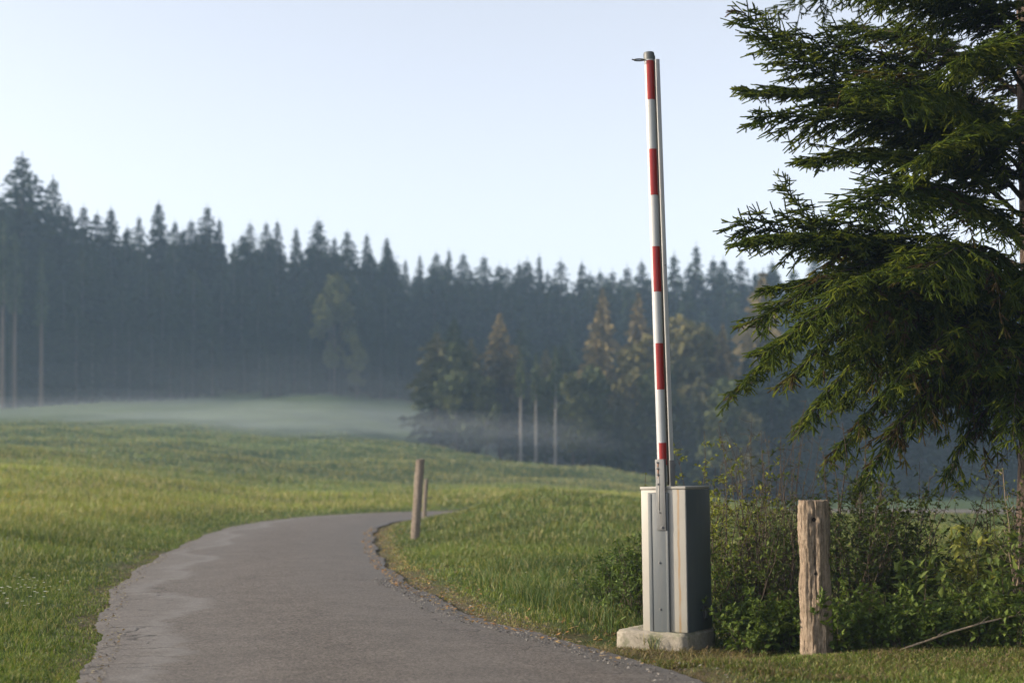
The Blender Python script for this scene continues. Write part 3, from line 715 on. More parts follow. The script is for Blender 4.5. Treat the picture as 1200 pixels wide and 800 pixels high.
# leafy shrubs by the cabinet
shrub('leafy_shrub', 818, 12.6, 1.62, 'yellow-green leafy shrub rising behind the cabinet beside the boom', 'shrub', 51, 10, .3, 13, .3, 8, .04, .022, **YG)
shrub('leafy_shrub', 850, 12.2, 1.5, 'bright leafy shrub pressed against the right side of the cabinet', 'shrub', 52, 12, .35, 13, .3, 8, .04, .022, **YG)
shrub('leafy_shrub', 782, 12.4, 1.3, 'thin sprig of leaves showing between boom bracket and rear bar', 'shrub', 53, 2, .1, 8, .12, 5, .035, .02, **YG)
shrub('leafy_shrub', 752, 12.2, 1.38, 'small leafy sprig peeking out left of the boom bracket', 'shrub', 67, 1, .05, 6, .16, 4, .035, .02, leafmin=1.1, **YG)
shrub('twiggy_shrub', 892, 12.2, 1.62, 'brown twiggy shrub nearly bare between the cabinet and the log post', 'shrub', 54, 22, .42, 12, .34, 1.2, .03, .014, sr=.0045, cA=(.08, .07, .03), cB=(.16, .14, .05))
shrub('twiggy_shrub', 922, 12.6, 1.6, 'grey-brown thicket of fine twigs close behind the log post', 'shrub', 55, 18, .35, 12, .32, 1.5, .03, .014, sr=.0045, cA=(.07, .08, .03), cB=(.14, .15, .05))
shrub('leafy_shrub', 918, 11.9, 1.4, 'slender green shrub left of the log post', 'shrub', 56, 8, .25, 11, .25, 6, .045, .02, **DG)
shrub('sapling', 985, 12.8, 1.62, 'dark sapling with sparse leaves just right of the log post', 'sapling', 57, 4, .2, 16, .3, 7, .045, .02, sr=.009, **DG)
shrub('sapling', 1022, 13.2, 1.7, 'upright dark sapling second right of the log post', 'sapling', 58, 4, .22, 16, .3, 6, .045, .02, sr=.009, **DG)
shrub('sapling', 1060, 13.4, 1.66, 'upright dark sapling below the hanging spruce foliage', 'sapling', 59, 4, .3, 16, .32, 6, .045, .02, sr=.009, **DG)
shrub('sapling', 1102, 13.2, 1.4, 'leaning dark sapling below the lowest spruce branch', 'sapling', 60, 5, .4, 12, .3, 4, .04, .018, sr=.007, lean=.25, **DG)
shrub('dense_bush', 1000, 12.0, 1.12, 'dense dark bush directly right of the log post', 'bush', 61, 24, .5, 14, .3, 9, .045, .024, **DG)
shrub('dense_bush', 1048, 12.5, 1.1, 'dense dark bush in the middle of the right thicket', 'bush', 62, 26, .55, 14, .3, 9, .045, .024, **DG)
shrub('dense_bush', 1088, 12.2, .72, 'low dense bush below the pale gap in the thicket', 'bush', 63, 24, .5, 12, .28, 9, .045, .024, **DG)
shrub('dense_bush', 945, 12.6, .95, 'dark bush hidden behind the foot of the log post', 'bush', 64, 20, .45, 12, .28, 8, .04, .022, **DG)
shrub('dense_bush', 880, 12.0, .8, 'low dense green bush between cabinet and log post', 'bush', 65, 24, .42, 12, .26, 8, .042, .024, cA=(.05, .085, .015), cB=(.14, .18, .035))
shrub('tall_stalk', 1182, 11.6, 1.22, 'tall reddish-brown stalk with few leaves at the right edge', 'plant', 66, 2, .06, 14, .2, 3, .04, .018, bark=M_PALE, sr=.009, **YG)
# green saplings at far right
shrub('leafy_shrub', 1165, 12.4, .95, 'dark green shrub with small leaves at the right edge', 'shrub', 68, 14, .35, 13, .28, 8, .035, .018, **DG)
shrub('leafy_shrub', 1215, 12.0, 1.2, 'green shrub half outside the right edge', 'shrub', 69, 14, .4, 13, .3, 7, .04, .02, cA=(.05, .085, .015), cB=(.15, .18, .035))
# broad-leaved young plants
def broad(px, d, H, label, seed, stems=5, **k):
    kw = dict(cA=(.05, .09, .018), cB=(.16, .20, .04)); kw.update(k)
    return shrub('broad_leaved_plant', px, d, H, label, 'plant', seed, stems, .3, 7, .26, 6, .095, .042, sr=.004, low=.3, **kw)
broad(1090, 11.0, .62, 'young plant with long pointed leaves beside the fallen cane', 71, 6)
broad(1130, 11.3, .82, 'taller plant with yellowing pointed leaves in the right thicket', 72, 6, cA=(.1, .14, .02), cB=(.3, .29, .06))
broad(1172, 10.7, .6, 'pointed-leaved plant under the fallen cane at the right edge', 73, 6)
broad(1210, 10.9, .72, 'pointed-leaved plant cut by the right edge', 74, 6)
# low nettles and brambles along the foot
low_ = [(868, 11.1, .40, 'low bramble with round leaves at the right foot of the cabinet'), (880, 10.75, .3, 'low leafy bramble a step right of the cabinet foot'), (890, 11.0, .46, 'nettle clump between cabinet and log post'),
        (915, 10.9, .36, 'low nettles at the left foot of the log post'), (975, 10.3, .42, 'bright low nettles at the right foot of the log post'), (1002, 10.5, .46, 'low nettle clump right of the log post'),
        (1030, 10.5, .38, 'low green plant left of the end of the fallen cane'), (1060, 10.3, .28, 'low green plant under the thick end of the fallen cane'),
        (1105, 10.2, .34, 'low plant in front of the fallen cane'), (1145, 10.2, .36, 'low leafy plant near the bottom right corner'), (1190, 10.1, .42, 'low leafy plant in the bottom right corner'),
        (820, 11.7, .5, 'leafy tuft behind the concrete base')]
for i, (px, d, H, lab) in enumerate(low_):
    shrub('low_plant', px, d, H, lab, 'plant', 80 + i, 16, .26, 8, .17, 7, .05, .03, sr=.003, low=.1, cA=(.045, .085, .014), cB=(.15, .2, .035))
# weeds left of the cabinet
weeds = [(742, 11.9, .62, 'leafy dark weed touching the left side of the cabinet'), (722, 12.2, .55, 'bushy green weed just left of the cabinet'),
         (700, 12.6, .42, 'low green weed in the verge further left of the cabinet'), (752, 12.3, .75, 'tall dark weed behind the left edge of the cabinet')]
for i, (px, d, H, lab) in enumerate(weeds):
    shrub('weed', px, d, H, lab, 'weed', 100 + i, 16, .22, 10, .18, 7, .05, .02, sr=.003, low=.1, cA=(.035, .075, .014), cB=(.12, .17, .03))
shrub('flowering_weed', 716, 11.5, .68, 'tall stalk with pale flower head left of the cabinet', 'weed', 110, 2, .05, 9, .16, 3, .07, .02, bark=M_LEAF, sr=.005, cA=(.08, .13, .03), cB=(.2, .26, .07))

# fallen cane
fc = MB(); tt = np.linspace(0, 1, 14)[:, None]
fp = P(1045, 765, 10.1) + (P(1215, 716, 10.0) - P(1045, 765, 10.1)) * tt + np.random.default_rng(3).normal(0, .002, (14, 3)) + np.array([0, 0, .03]) * np.sin(tt * 3.14)
fc.tube(fp, np.linspace(.009, .006, 14), 6)
for k in (4, 8, 11): fc.tube([fp[k], fp[k] + [.05, -.02, .05]], [.004, .002], 4)
tag(fc.obj('fallen_cane', M_PALE, smooth=True, loc=fp[0]), 'long thin dry cane leaning diagonally through the bottom right plants', 'branch')
# ------------------------------------------------------------------ barrier
def paint(name, c, c2, rough=.5, rust=0., metal=0., nsc=3):
    m, n, b = newmat(name)
    f = noise(n, nsc, 6, .65, objco(n, (1, 1, .5))); f2 = noise(n, 30, 5, .7, objco(n, (1, 1, .12)))
    base = ramp(n, f, [(.3, c), (.7, c2)])
    dirt = ramp(n, f2, [(.5, (0, 0, 0)), (.8, (1, 1, 1))])
    base = mix(n, math_(n, 'MULTIPLY', dirt, .25), base, (.2, .17, .13))
    n.links.new(base, b.inputs['Base Color']); b.inputs['Metallic'].default_value = metal
    n.links.new(ramp(n, f, [(.3, (rough - .1,) * 3), (.7, (rough + .12,) * 3)]), b.inputs['Roughness'])
    bump(n, b, f, .08, .01); return m
M_CREAM = paint('cream_painted_steel', (.29, .275, .245), (.34, .325, .29), .55)
M_GREY = paint('grey_painted_steel', (.075, .088, .097), (.10, .113, .12), .55)
M_GALV = paint('galvanised_steel', (.09, .095, .098), (.155, .16, .163), .55, metal=.2, nsc=14)
M_WHITE = paint('white_painted_boom', (.37, .38, .39), (.45, .46, .46), .45)
M_RED = paint('red_foil', (.24, .010, .008), (.32, .014, .010), .35, nsc=8)
M_DARK = paint('black_plastic_and_gap_shade', (.015, .015, .017), (.03, .03, .03), .5)
# cream steel with a rust run on the front
m, n, b = newmat('stained_cream_steel')
g_ = N(n, 'ShaderNodeTexCoord'); s_ = N(n, 'ShaderNodeSeparateXYZ'); n.links.new(g_.outputs['Object'], s_.inputs[0])
f = noise(n, 3, 6, .65, objco(n, (1, 1, .5))); base = ramp(n, f, [(.3, (.29, .275, .245)), (.7, (.35, .335, .295))])
xx = math_(n, 'ADD', s_.outputs[0], math_(n, 'MULTIPLY', math_(n, 'SUBTRACT', noise(n, 5, 3, .6, objco(n, (.0, .0, 1))), .5), .03))
near = ramp(n, math_(n, 'ABSOLUTE', math_(n, 'SUBTRACT', xx, .128)), [(.004, (1, 1, 1)), (.013, (0, 0, 0))])
stk = math_(n, 'MULTIPLY', near, ramp(n, noise(n, 9, 4, .6, objco(n, (6, 6, 1))), [(.3, (.35,) * 3), (.6, (.95,) * 3)]))
base = mix(n, stk, base, (.30, .19, .085))
ft = ramp(n, math_(n, 'ADD', s_.outputs[2], math_(n, 'MULTIPLY', f, .15)), [(.07, (1, 1, 1)), (.2, (0, 0, 0))])
base = mix(n, math_(n, 'MULTIPLY', ft, .35), base, (.25, .22, .14))
n.links.new(base, b.inputs['Base Color']); b.inputs['Roughness'].default_value = .5; bump(n, b, f, .06, .01)
M_STAIN = m
# side panel: blue-grey paint, darkened in colour to stand for the side's shade
M_SIDE_SHADE = paint('side_shade_steel', (.055, .07, .08), (.08, .095, .105), .5)

TH = R(32); ux = np.array([math.cos(TH), -math.sin(TH), 0]); un = np.array([-math.sin(TH), -math.cos(TH), 0])   # along the front, out of the front
CW, CD, CHt = .38, .44, 1.108
corner = P(806, 741, 10.85)               # near front corner, at the foot
cen = corner - ux * CW / 2 - un * CD / 2; cen[2] = .068
bar = thing('road_barrier', tuple(cen), 'raised red and white boom barrier on a cream and grey steel cabinet', 'barrier')
bar.rotation_euler = (0, R(-1.1), -TH)
def bobj(mb, name, mat, parent, bw=0, smooth=False):
    o = mb.obj(name, mat, smooth=smooth); o.parent = parent
    if bw: bevel(o, bw)
    return o
# local frame: x right along front, y into the cabinet (front face at y=-CD/2), z up
fy = -CD / 2
q = MB(); q.box((0, 0, CHt / 2 - .006), (CW, CD, CHt - .012)); cab = bobj(q, 'cabinet', M_STAIN, bar, .006)
q = MB(); q.box((CW / 2 + .002, .003, CHt / 2 - .008), (.004, CD - .006, CHt - .018)); bobj(q, 'side_shade_panel', M_SIDE_SHADE, cab, .001)
q = MB(); q.box((0, 0, CHt - .0), (CW + .010, CD + .012, .022)); bobj(q, 'lid', M_CREAM, cab, .005)
# grey channel on the front: two flanges and a raised web
q = MB(); cx0, cx1 = -CW / 2 + .068, -CW / 2 + .242
q.box(((cx0 + cx1) / 2, fy - .010, CHt / 2 - .018), (cx1 - cx0, .020, CHt - .036)); chn = bobj(q, 'front_channel', M_GREY, cab, .006)
q = MB(); q.box((cx0 + .018, fy - .022, CHt / 2 - .018), (.03, .006, CHt - .05)); q.box((cx1 - .012, fy - .022, CHt / 2 - .018), (.02, .006, CHt - .05)); bobj(q, 'channel_lip', M_GREY, chn, .002)
def bolt(x, y, z, r_, parent):
    q = MB(); q.tube([(x, y, z), (x, y - .004, z)], [r_ * 1.5, r_ * 1.5], 14); q.tube([(x, y - .003, z), (x, y - .011, z)], [r_, r_ * .85], 6); bobj(q, 'bolt', M_GALV, parent)
zof = lambda py: (741 - py) / 153.6
for py in (659, 714): bolt((cx0 + cx1) / 2 + .006, fy - .020, zof(py), .008, chn)
# weather seam and little weed-coloured label left out; socket on the side
q = MB(); q.box((CW / 2 + .008, .085, zof(722)), (.014, .075, .115)); sk = bobj(q, 'socket_box', M_DARK, cab, .004)
q = MB(); q.box((CW / 2 + .017, .085, zof(722)), (.006, .045, .07)); bobj(q, 'socket_cover', M_GALV, sk, .002)
q = MB(); t_ = np.linspace(0, 1, 16); q.tube(np.c_[CW / 2 + .02 + .05 * np.sin(t_ * 3.14), .10 + .10 * t_, zof(716) + .045 * np.sin(t_ * 3.14) - .11 * t_], .005, 6); bobj(q, 'cable', M_DARK, cab, smooth=True)

# bracket plates (front arm and rear arm); the boom stands in them, leaning slightly
def toloc(p):                              # world -> barrier local
    M_ = bar_m; return np.array(M_ @ Vector(p))
from mathutils import Euler, Matrix
bar_m = (Matrix.Translation(Vector(cen)) @ Euler((0, R(-1.1), -TH)).to_matrix().to_4x4()).inverted()
DB = 10.86                                  # depth of the boom, in front of the channel web
def onray(px, py, Y):                       # where the line of sight meets the plane y = Y of the barrier
    o_ = toloc((0, 0, CH)); d_ = toloc(P(px, py, 10)) - o_; return o_ + d_ * (Y - o_[1]) / d_[1]
Bb = onray(776.6, 560, fy + .012); Bt = onray(760.3, 62, fy + .012); ax = (Bt - Bb) / np.linalg.norm(Bt - Bb)
Lb = np.linalg.norm(Bt - Bb)
zpy = lambda py: (560 - py) / (560 - 62) * Lb
boom = None
q = MB(); rB = .037
q.tube([Bb + ax * s for s in np.linspace(-.03, zpy(70), 12)], rB, 28); boom = bobj(q, 'boom', M_WHITE, bar, smooth=True)
boom.data.materials[0] = M_WHITE
# camera direction in local frame (for the side the bands are glued on, real side of the tube)
e1 = np.cross(ax, [0, 0, 1]); 
front = np.array([math.sin(R(-32 - 6.7)), -math.cos(R(-32 - 6.7)), 0]) * np.array([-1, 1, 1]); front = front - ax * (front @ ax); front /= np.linalg.norm(front)
right = np.cross(ax, front); right /= np.linalg.norm(right)
if right[0] < 0: right = -right
for y0_, y1_ in ((72, 118), (176, 230), (290, 343), (403, 457), (519, 545)):
    q = MB(); th = np.linspace(R(-48), R(205), 26); rr2 = rB + .0015
    ring = np.array([front * math.cos(t) + right * math.sin(t) for t in th]) * rr2
    s0, s1 = zpy(y1_), zpy(y0_); v = np.vstack([Bb + ax * s0 + ring, Bb + ax * s1 + ring]); k_ = len(th)
    q.add(v, [[i, i + 1, k_ + i + 1, k_ + i] for i in range(k_ - 1)]); bobj(q, 'red_band', M_RED, boom, smooth=True)
q = MB(); q.tube([Bb + ax * zpy(70.5), Bb + ax * zpy(64), Bb + ax * zpy(62)], [rB + .006, rB + .006, rB + .002], 24); cap = bobj(q, 'end_cap', M_GALV, boom, smooth=False)
q = MB(); q.tube([Bb + ax * (zpy(70.5)), Bb + ax * zpy(72.2)], rB + .002, 24); bobj(q, 'collar', M_WHITE, boom)
# hook ring sticking out at the left of the cap
q = MB(); hc = Bb + ax * zpy(71) - right * (rB + .045) + front * .01; t_ = np.linspace(0, 2 * np.pi, 20)
q.tube(np.array([hc + right * .038 * math.cos(t) + front * .022 * math.sin(t) for t in t_]), .0055, 6); q.tube([hc - right * .036, hc - right * .055 + ax * .004], .005, 6)
bobj(q, 'hook_ring', M_DARK, boom, smooth=True)
# rear bar (counter rail) with its gap
q = MB(); Rb = onray(787.6, 560, fy + .12); Rt = onray(769.9, 62, fy + .12)
rax = (Rt - Rb) / np.linalg.norm(Rt - Rb)
def barbox(q, a, b_, hw_, hd_):
    c = []
    for p_ in (a, b_):
        for s1_, s2_ in ((-1, 1), (1, 1), (1, -1), (-1, -1)): c.append(p_ + right * hw_ * s1_ + front * hd_ * s2_)
    q.add(c, [[3, 2, 1, 0], [4, 5, 6, 7], [0, 1, 5, 4], [1, 2, 6, 5], [2, 3, 7, 6], [3, 0, 4, 7]])
barbox(q, Rb - rax * .05, Rb + rax * zpy(66), .0165, .012)
rail = bobj(q, 'rear_rail', M_WHITE, bar, .003)
q = MB(); barbox(q, Rb - right * .026 - front * .012 - rax * .05, Rt - right * .026 - front * .012 - rax * .02, .012, .005); bobj(q, 'rail_gap_shade', M_DARK, rail)  # dark strip added to stand for the shade between boom and rail
q = MB(); pz = Rb + rax * zpy(310) + front * .014; q.tube([pz, pz + front * .006], [.006, .005], 10); bobj(q, 'bolt', M_GALV, rail)
# front bracket plate
pl0 = Bb + ax * zpy(620.5); pl1 = Bb + ax * zpy(538)
q = MB(); fr = np.array([0, -1, 0.]); 
def plate(q, a, b_, hw_, y_, th_):
    a = a.copy(); b_ = b_.copy(); a[1] = b_[1] = y_
    xr = np.array([1., 0, 0]); c = []
    for p_ in (a, b_):
        for s1_, s2_ in ((-1, 0), (1, 0), (1, 1), (-1, 1)): c.append(p_ + xr * hw_ * s1_ + np.array([0, th_ * s2_, 0]))
    q.add(c, [[3, 2, 1, 0], [4, 5, 6, 7], [0, 1, 5, 4], [1, 2, 6, 5], [2, 3, 7, 6], [3, 0, 4, 7]])
yP = fy - .049 - .008
plate(q, pl0, pl1, .039, Bb[1] - rB - .010, .007)
br = bobj(q, 'bracket_plate', M_GALV, bar, .003)
q = MB(); a_ = pl0.copy(); b__ = pl1.copy()
for s_ in (-1, 1):
    c0, c1 = Bb + ax * zpy(570) + np.array([s_ * .036, 0, 0]), pl1 + np.array([s_ * .036, 0, 0])
    y0b, y1b = Bb[1] - rB - .003, Bb[1] - .012; ymid = (y0b + y1b) / 2; dep = y1b - y0b; v = []
    for p_ in (c0, c1):
        for sx2, sy2 in ((-1, -1), (1, -1), (1, 1), (-1, 1)): v.append([p_[0] + sx2 * .003, ymid + sy2 * dep / 2, p_[2]])
    q.add(v, [[3, 2, 1, 0], [4, 5, 6, 7], [0, 1, 5, 4], [1, 2, 6, 5], [2, 3, 7, 6], [3, 0, 4, 7]])
bobj(q, 'bracket_side', M_GALV, br, .001)
def on_plate(py, dx=0):
    p_ = Bb + ax * zpy(py); return p_[0] + dx, Bb[1] - rB - .011, p_[2]
for py, dx in ((617, .004), (600, -.012)): bolt(*on_plate(py, dx), .009 if dx > 0 else .004, br)
for py in (542, 549, 556, 567): bolt(*on_plate(py, -.018), .006, br)
q = MB(); x_, y_, z_ = on_plate(578, -.014); q.box((x_, y_, z_), (.007, .003, .26)); bobj(q, 'slot', M_CREAM, br)
M_RUST = paint('rust', (.16, .07, .03), (.24, .11, .05), .8); q = MB()
for py, hgt_ in ((545, .03), (553, .045), (559, .02)): x_, y_, z_ = on_plate(py, -.018 + .004); q.box((x_, y_ + .0005, z_), (.011, .002, hgt_))
bobj(q, 'rust_streak', M_RUST, br)
# rear arm
q = MB(); barbox(q, Rb + rax * (zpy(575)), Rb + rax * zpy(539), .021, .018); ra = bobj(q, 'rear_arm', M_GALV, bar, .003)
for py in (544, 553): q = MB(); p_ = Rb + rax * zpy(py) + right * .021; q.tube([p_, p_ + right * .016], [.008, .007], 6); bobj(q, 'bolt', M_GALV, ra)

# concrete base (its own block of stone under the barrier)
m, n, b = newmat('weathered_concrete')
f = noise(n, 5, 8, .7, objco(n)); f2 = noise(n, 40, 6, .8, objco(n))
base = ramp(n, f, [(.3, (.22, .19, .15)), (.7, (.40, .36, .29))]); base = mix(n, .35, base, ramp(n, f2, [(.3, (.12, .11, .08)), (.7, (.42, .39, .33))]))
base = mix(n, ramp(n, noise(n, 3, 5, .7, objco(n)), [(.52, (0, 0, 0)), (.62, (.6, .6, .6))]), base, (.09, .11, .04))
n.links.new(base, b.inputs['Base Color']); b.inputs['Roughness'].default_value = .92; bump(n, b, f2, .7, .012)
M_CONC = m
import bmesh
def slab(name, c, size, rz, mat, label, cat, amp=.006):
    bm = bmesh.new(); bmesh.ops.create_cube(bm, size=1); bmesh.ops.scale(bm, vec=size, verts=bm.verts)
    bmesh.ops.bevel(bm, geom=bm.edges[:], offset=.016, segments=2, affect='EDGES')
    bmesh.ops.subdivide_edges(bm, edges=[e for e in bm.edges if e.calc_length() > .08], cuts=10, use_grid_fill=True)
    from mathutils import noise as mn
    for v in bm.verts: v.co += Vector((mn.noise(v.co * 9), mn.noise(v.co * 9 + Vector((5, 0, 0))), mn.noise(v.co * 11 + Vector((0, 7, 0))))) * amp
    me = bpy.data.meshes.new(name); bm.to_mesh(me); bm.free(); me.materials.append(mat)
    for p_ in me.polygons: p_.use_smooth = True
    o = bpy.data.objects.new(name, me); COL.objects.link(o); o.location = c; o.rotation_euler.z = rz
    return tag(o, label, cat)
sc0 = cen + ux * (-.095) + un * .005
slab('concrete_base', (sc0[0], sc0[1], -.012), (.60, .56, .162), -TH, M_CONC, 'weathered concrete block under the barrier cabinet', 'concrete block')

# ------------------------------------------------------------------ posts
def m_wood(name, c1, c2, c3, cr=.8):
    m, n, b = newmat(name)
    v = objco(n, (1, 1, .09)); f = noise(n, 26, 8, .75, v, .6); f2 = noise(n, 6, 6, .7, objco(n, (1, 1, .35)), .8)
    wv = N(n, 'ShaderNodeTexNoise'); f3 = noise(n, 70, 4, .6, objco(n, (1, 1, .05)))
    base = ramp(n, f, [(.3, c1), (.5, c2), (.72, c3)])
    base = mix(n, .4, base, ramp(n, f2, [(.3, c1), (.7, c3)]))
    crk = ramp(n, f3, [(.33, (1, 1, 1)), (.42, (0, 0, 0))])
    base = mix(n, .3, base, ramp(n, noise(n, 45, 5, .7, objco(n, (1, 1, .8))), [(.35, c1), (.65, (.5, .42, .33))]))
    base = mix(n, math_(n, 'MULTIPLY', crk, .6), base, (.045, .03, .02))
    n.links.new(base, b.inputs['Base Color']); b.inputs['Roughness'].default_value = .9; b.inputs['Specular IOR Level'].default_value = .2
    bump(n, b, math_(n, 'SUBTRACT', math_(n, 'ADD', f, math_(n, 'MULTIPLY', f2, .7)), math_(n, 'MULTIPLY', crk, .8)), cr, .02); return m
M_WOOD = m_wood('weathered_log', (.10, .068, .042), (.26, .19, .13), (.42, .33, .24), 1.0)
M_WOODG = m_wood('grey_board', (.12, .095, .075), (.25, .2, .165), (.38, .32, .27))
M_HOLE = m_bark('knot_hole', (.008, .006, .004), (.02, .014, .01))
from mathutils import noise as mn
def log_post():
    base_ = P(955, 768, 10.2); base_[2] = hz(base_[0], base_[1])
    H = P(955, 586, 10.2)[2] - base_[2]; t = thing('log_post', tuple(base_), 'thick weathered wooden log post standing right of the cabinet', 'post')
    q = MB(); na, nz_ = 120, 150; v = []
    for k in range(nz_ + 1):
        z = -.1 + (H + .1) * k / nz_; f = k / nz_
        cx_ = .010 * math.sin(f * 3.0 + .5) - .018 * f; r0 = .107 + .004 * math.cos(f * 5) + .003 * math.sin(f * 17)
        if f < .22: r0 *= 1 - .06 * (1 - f / .22)
        for a in range(na):
            an = a * 6.2832 / na; c_, s_ = math.cos(an), math.sin(an)
            r_ = r0 * (1 + .05 * math.cos(3 * an + 1) + .02 * math.cos(5 * an)) * (1 + .0 * c_)
            p_ = Vector((c_ * 5, s_ * 5, z * 1.3))
            r_ += .018 * mn.noise(Vector((c_ * 2.2, s_ * 2.2, z * 2.8))) + .006 * mn.noise(Vector((c_ * 9, s_ * 9, z * 2.2)) ) + .0045 * mn.noise(Vector((c_ * 26, s_ * 26, z * 4)))
            r_ += .0065 * mn.noise(Vector((c_ * 8, s_ * 8, z * 22)))
            # long drying crack facing the road
            dc = (an - 4.62 - .05 * math.sin(z * 7) ) ; r_ -= .013 * math.exp(-(dc / .035) ** 2) * (1 if z > .45 else .3)
            dc = (an - 5.35 - .06 * math.sin(z * 4 + 1)); r_ -= .010 * math.exp(-(dc / .03) ** 2)
            # knots
            for (ka, kz, kr, kd) in ((4.58, H - .135, .075, .028), (4.66, H - .52, .04, .016), (5.0, H - .09, .09, .012), (4.7, H - .98, .07, .007)):
                rr_ = math.hypot((an - ka) * .11, (z - kz) * .8); r_ -= kd * math.exp(-(rr_ / (kr * .32)) ** 2); r_ += .5 * kd * math.exp(-((rr_ - kr * .5) / (kr * .3)) ** 2) * .4
            zz = z + (.010 * mn.noise(Vector((c_ * 7, s_ * 7, 0))) + .006 * mn.noise(Vector((c_ * 20, s_ * 20, 3))) if k == nz_ else 0)
            v.append((base_[0] + cx_ + r_ * c_, base_[1] + r_ * s_, base_[2] + zz))
    f_ = [[k * na + a, k * na + (a + 1) % na, (k + 1) * na + (a + 1) % na, (k + 1) * na + a] for k in range(nz_) for a in range(na)]
    q.add(v, f_); top = np.array(v[-na:]); c = top.mean(0)
    rings = [c + (top - c) * s for s in (1, .8, .55, .3, .05)]
    for i in range(4):
        rings[i + 1][:, 2] = c[2] + .004 * np.sin(np.arange(na) * .9 + i * 2) - .004
    vv = np.vstack(rings); q.add(vv, [[i * na + a, i * na + (a + 1) % na, (i + 1) * na + (a + 1) % na, (i + 1) * na + a] for i in range(4) for a in range(na)])
    q.obj('log', M_WOOD, t, smooth=True)
    for an, kz, r_ in ((4.55, H - .135, .017), (4.65, H - .52, .010)):
        q = MB(); d_ = np.array([math.cos(an), math.sin(an), 0]); p_ = base_ + d_ * .083 + np.array([-.012, 0, kz]); q.tube([p_ - d_ * .02, p_ + d_ * .012], [r_, r_ * .9], 9); q.obj('knot_hole', M_HOLE, t)
log_post()
def small_post(px, pyt, pyb, d, wpx, leanx, label, seed, peg=False):
    base_ = P(px, pyb, d); z0 = hz(base_[0], d); top = P(px + leanx, pyt, d)
    base_[2] = z0; t = thing('fence_post', tuple(base_), label, 'post')
    wd = wpx / FP * d; H = top[2] - z0; q = MB(); rng_ = np.random.default_rng(seed); nz_ = 14
    prof = np.array([(-.5, -.5), (.5, -.5), (.55, 0), (.5, .5), (-.5, .5), (-.55, .1)]) * wd * np.array([1, .8])
    v = []; 
    for k in range(nz_ + 1):
        f = k / nz_; z = -.15 + (H + .15) * f; off_ = (top[0] - base_[0]) * f
        for (a, b_) in prof: v.append((base_[0] + off_ + a * (1 + rng_.normal(0, .02)), d + b_ * (1 + rng_.normal(0, .02)), z0 + z + (.02 * a / wd if k == nz_ else 0)))
    na = len(prof); q.add(v, [[k * na + a, k * na + (a + 1) % na, (k + 1) * na + (a + 1) % na, (k + 1) * na + a] for k in range(nz_) for a in range(na)])
    q.add(v[-na:] + [tuple(np.mean(v[-na:], 0) + [0, 0, .01])], [[a, (a + 1) % na, na] for a in range(na)])
    q.obj('post', M_WOODG, t)
    if peg:
        q = MB(); p_ = P(px + leanx * .5 + 4, 583, d); q.tube([p_, p_ + [.10, -.02, 0]], .012, 6); q.tube([p_ + [.08, -.02, 0], p_ + [.10, -.02, .05]], .008, 6); q.obj('insulator_hook', M_DARK, t)
small_post(485.5, 538, 626, 24.5, 9.5, 7, 'leaning grey wooden post at the inner bend of the road', 5)
small_post(496.5, 561, 603, 33.5, 4.5, 3, 'shorter grey post half hidden behind the leaning post at the bend', 6, True)

# ------------------------------------------------------------------ near spruce
gS = np.random.default_rng(77)
TX, TY = (1208 - 600) / FP * 13.2, 13.2
TZ0 = hz(TX, TY)
spr = thing('spruce_tree', (TX, TY, TZ0), 'large near spruce with drooping green branches reaching in from the right edge', 'spruce')
q = MB(); zz = np.linspace(-.2, 13, 30); q.tube(np.c_[TX + .03 * np.sin(zz * .8), TY + .02 * np.cos(zz), TZ0 + zz], np.linspace(.15, .03, 30) + .05 * np.exp(-np.maximum(zz, 0) * 3), 18)
q.obj('trunk', M_BARK, spr, smooth=True)

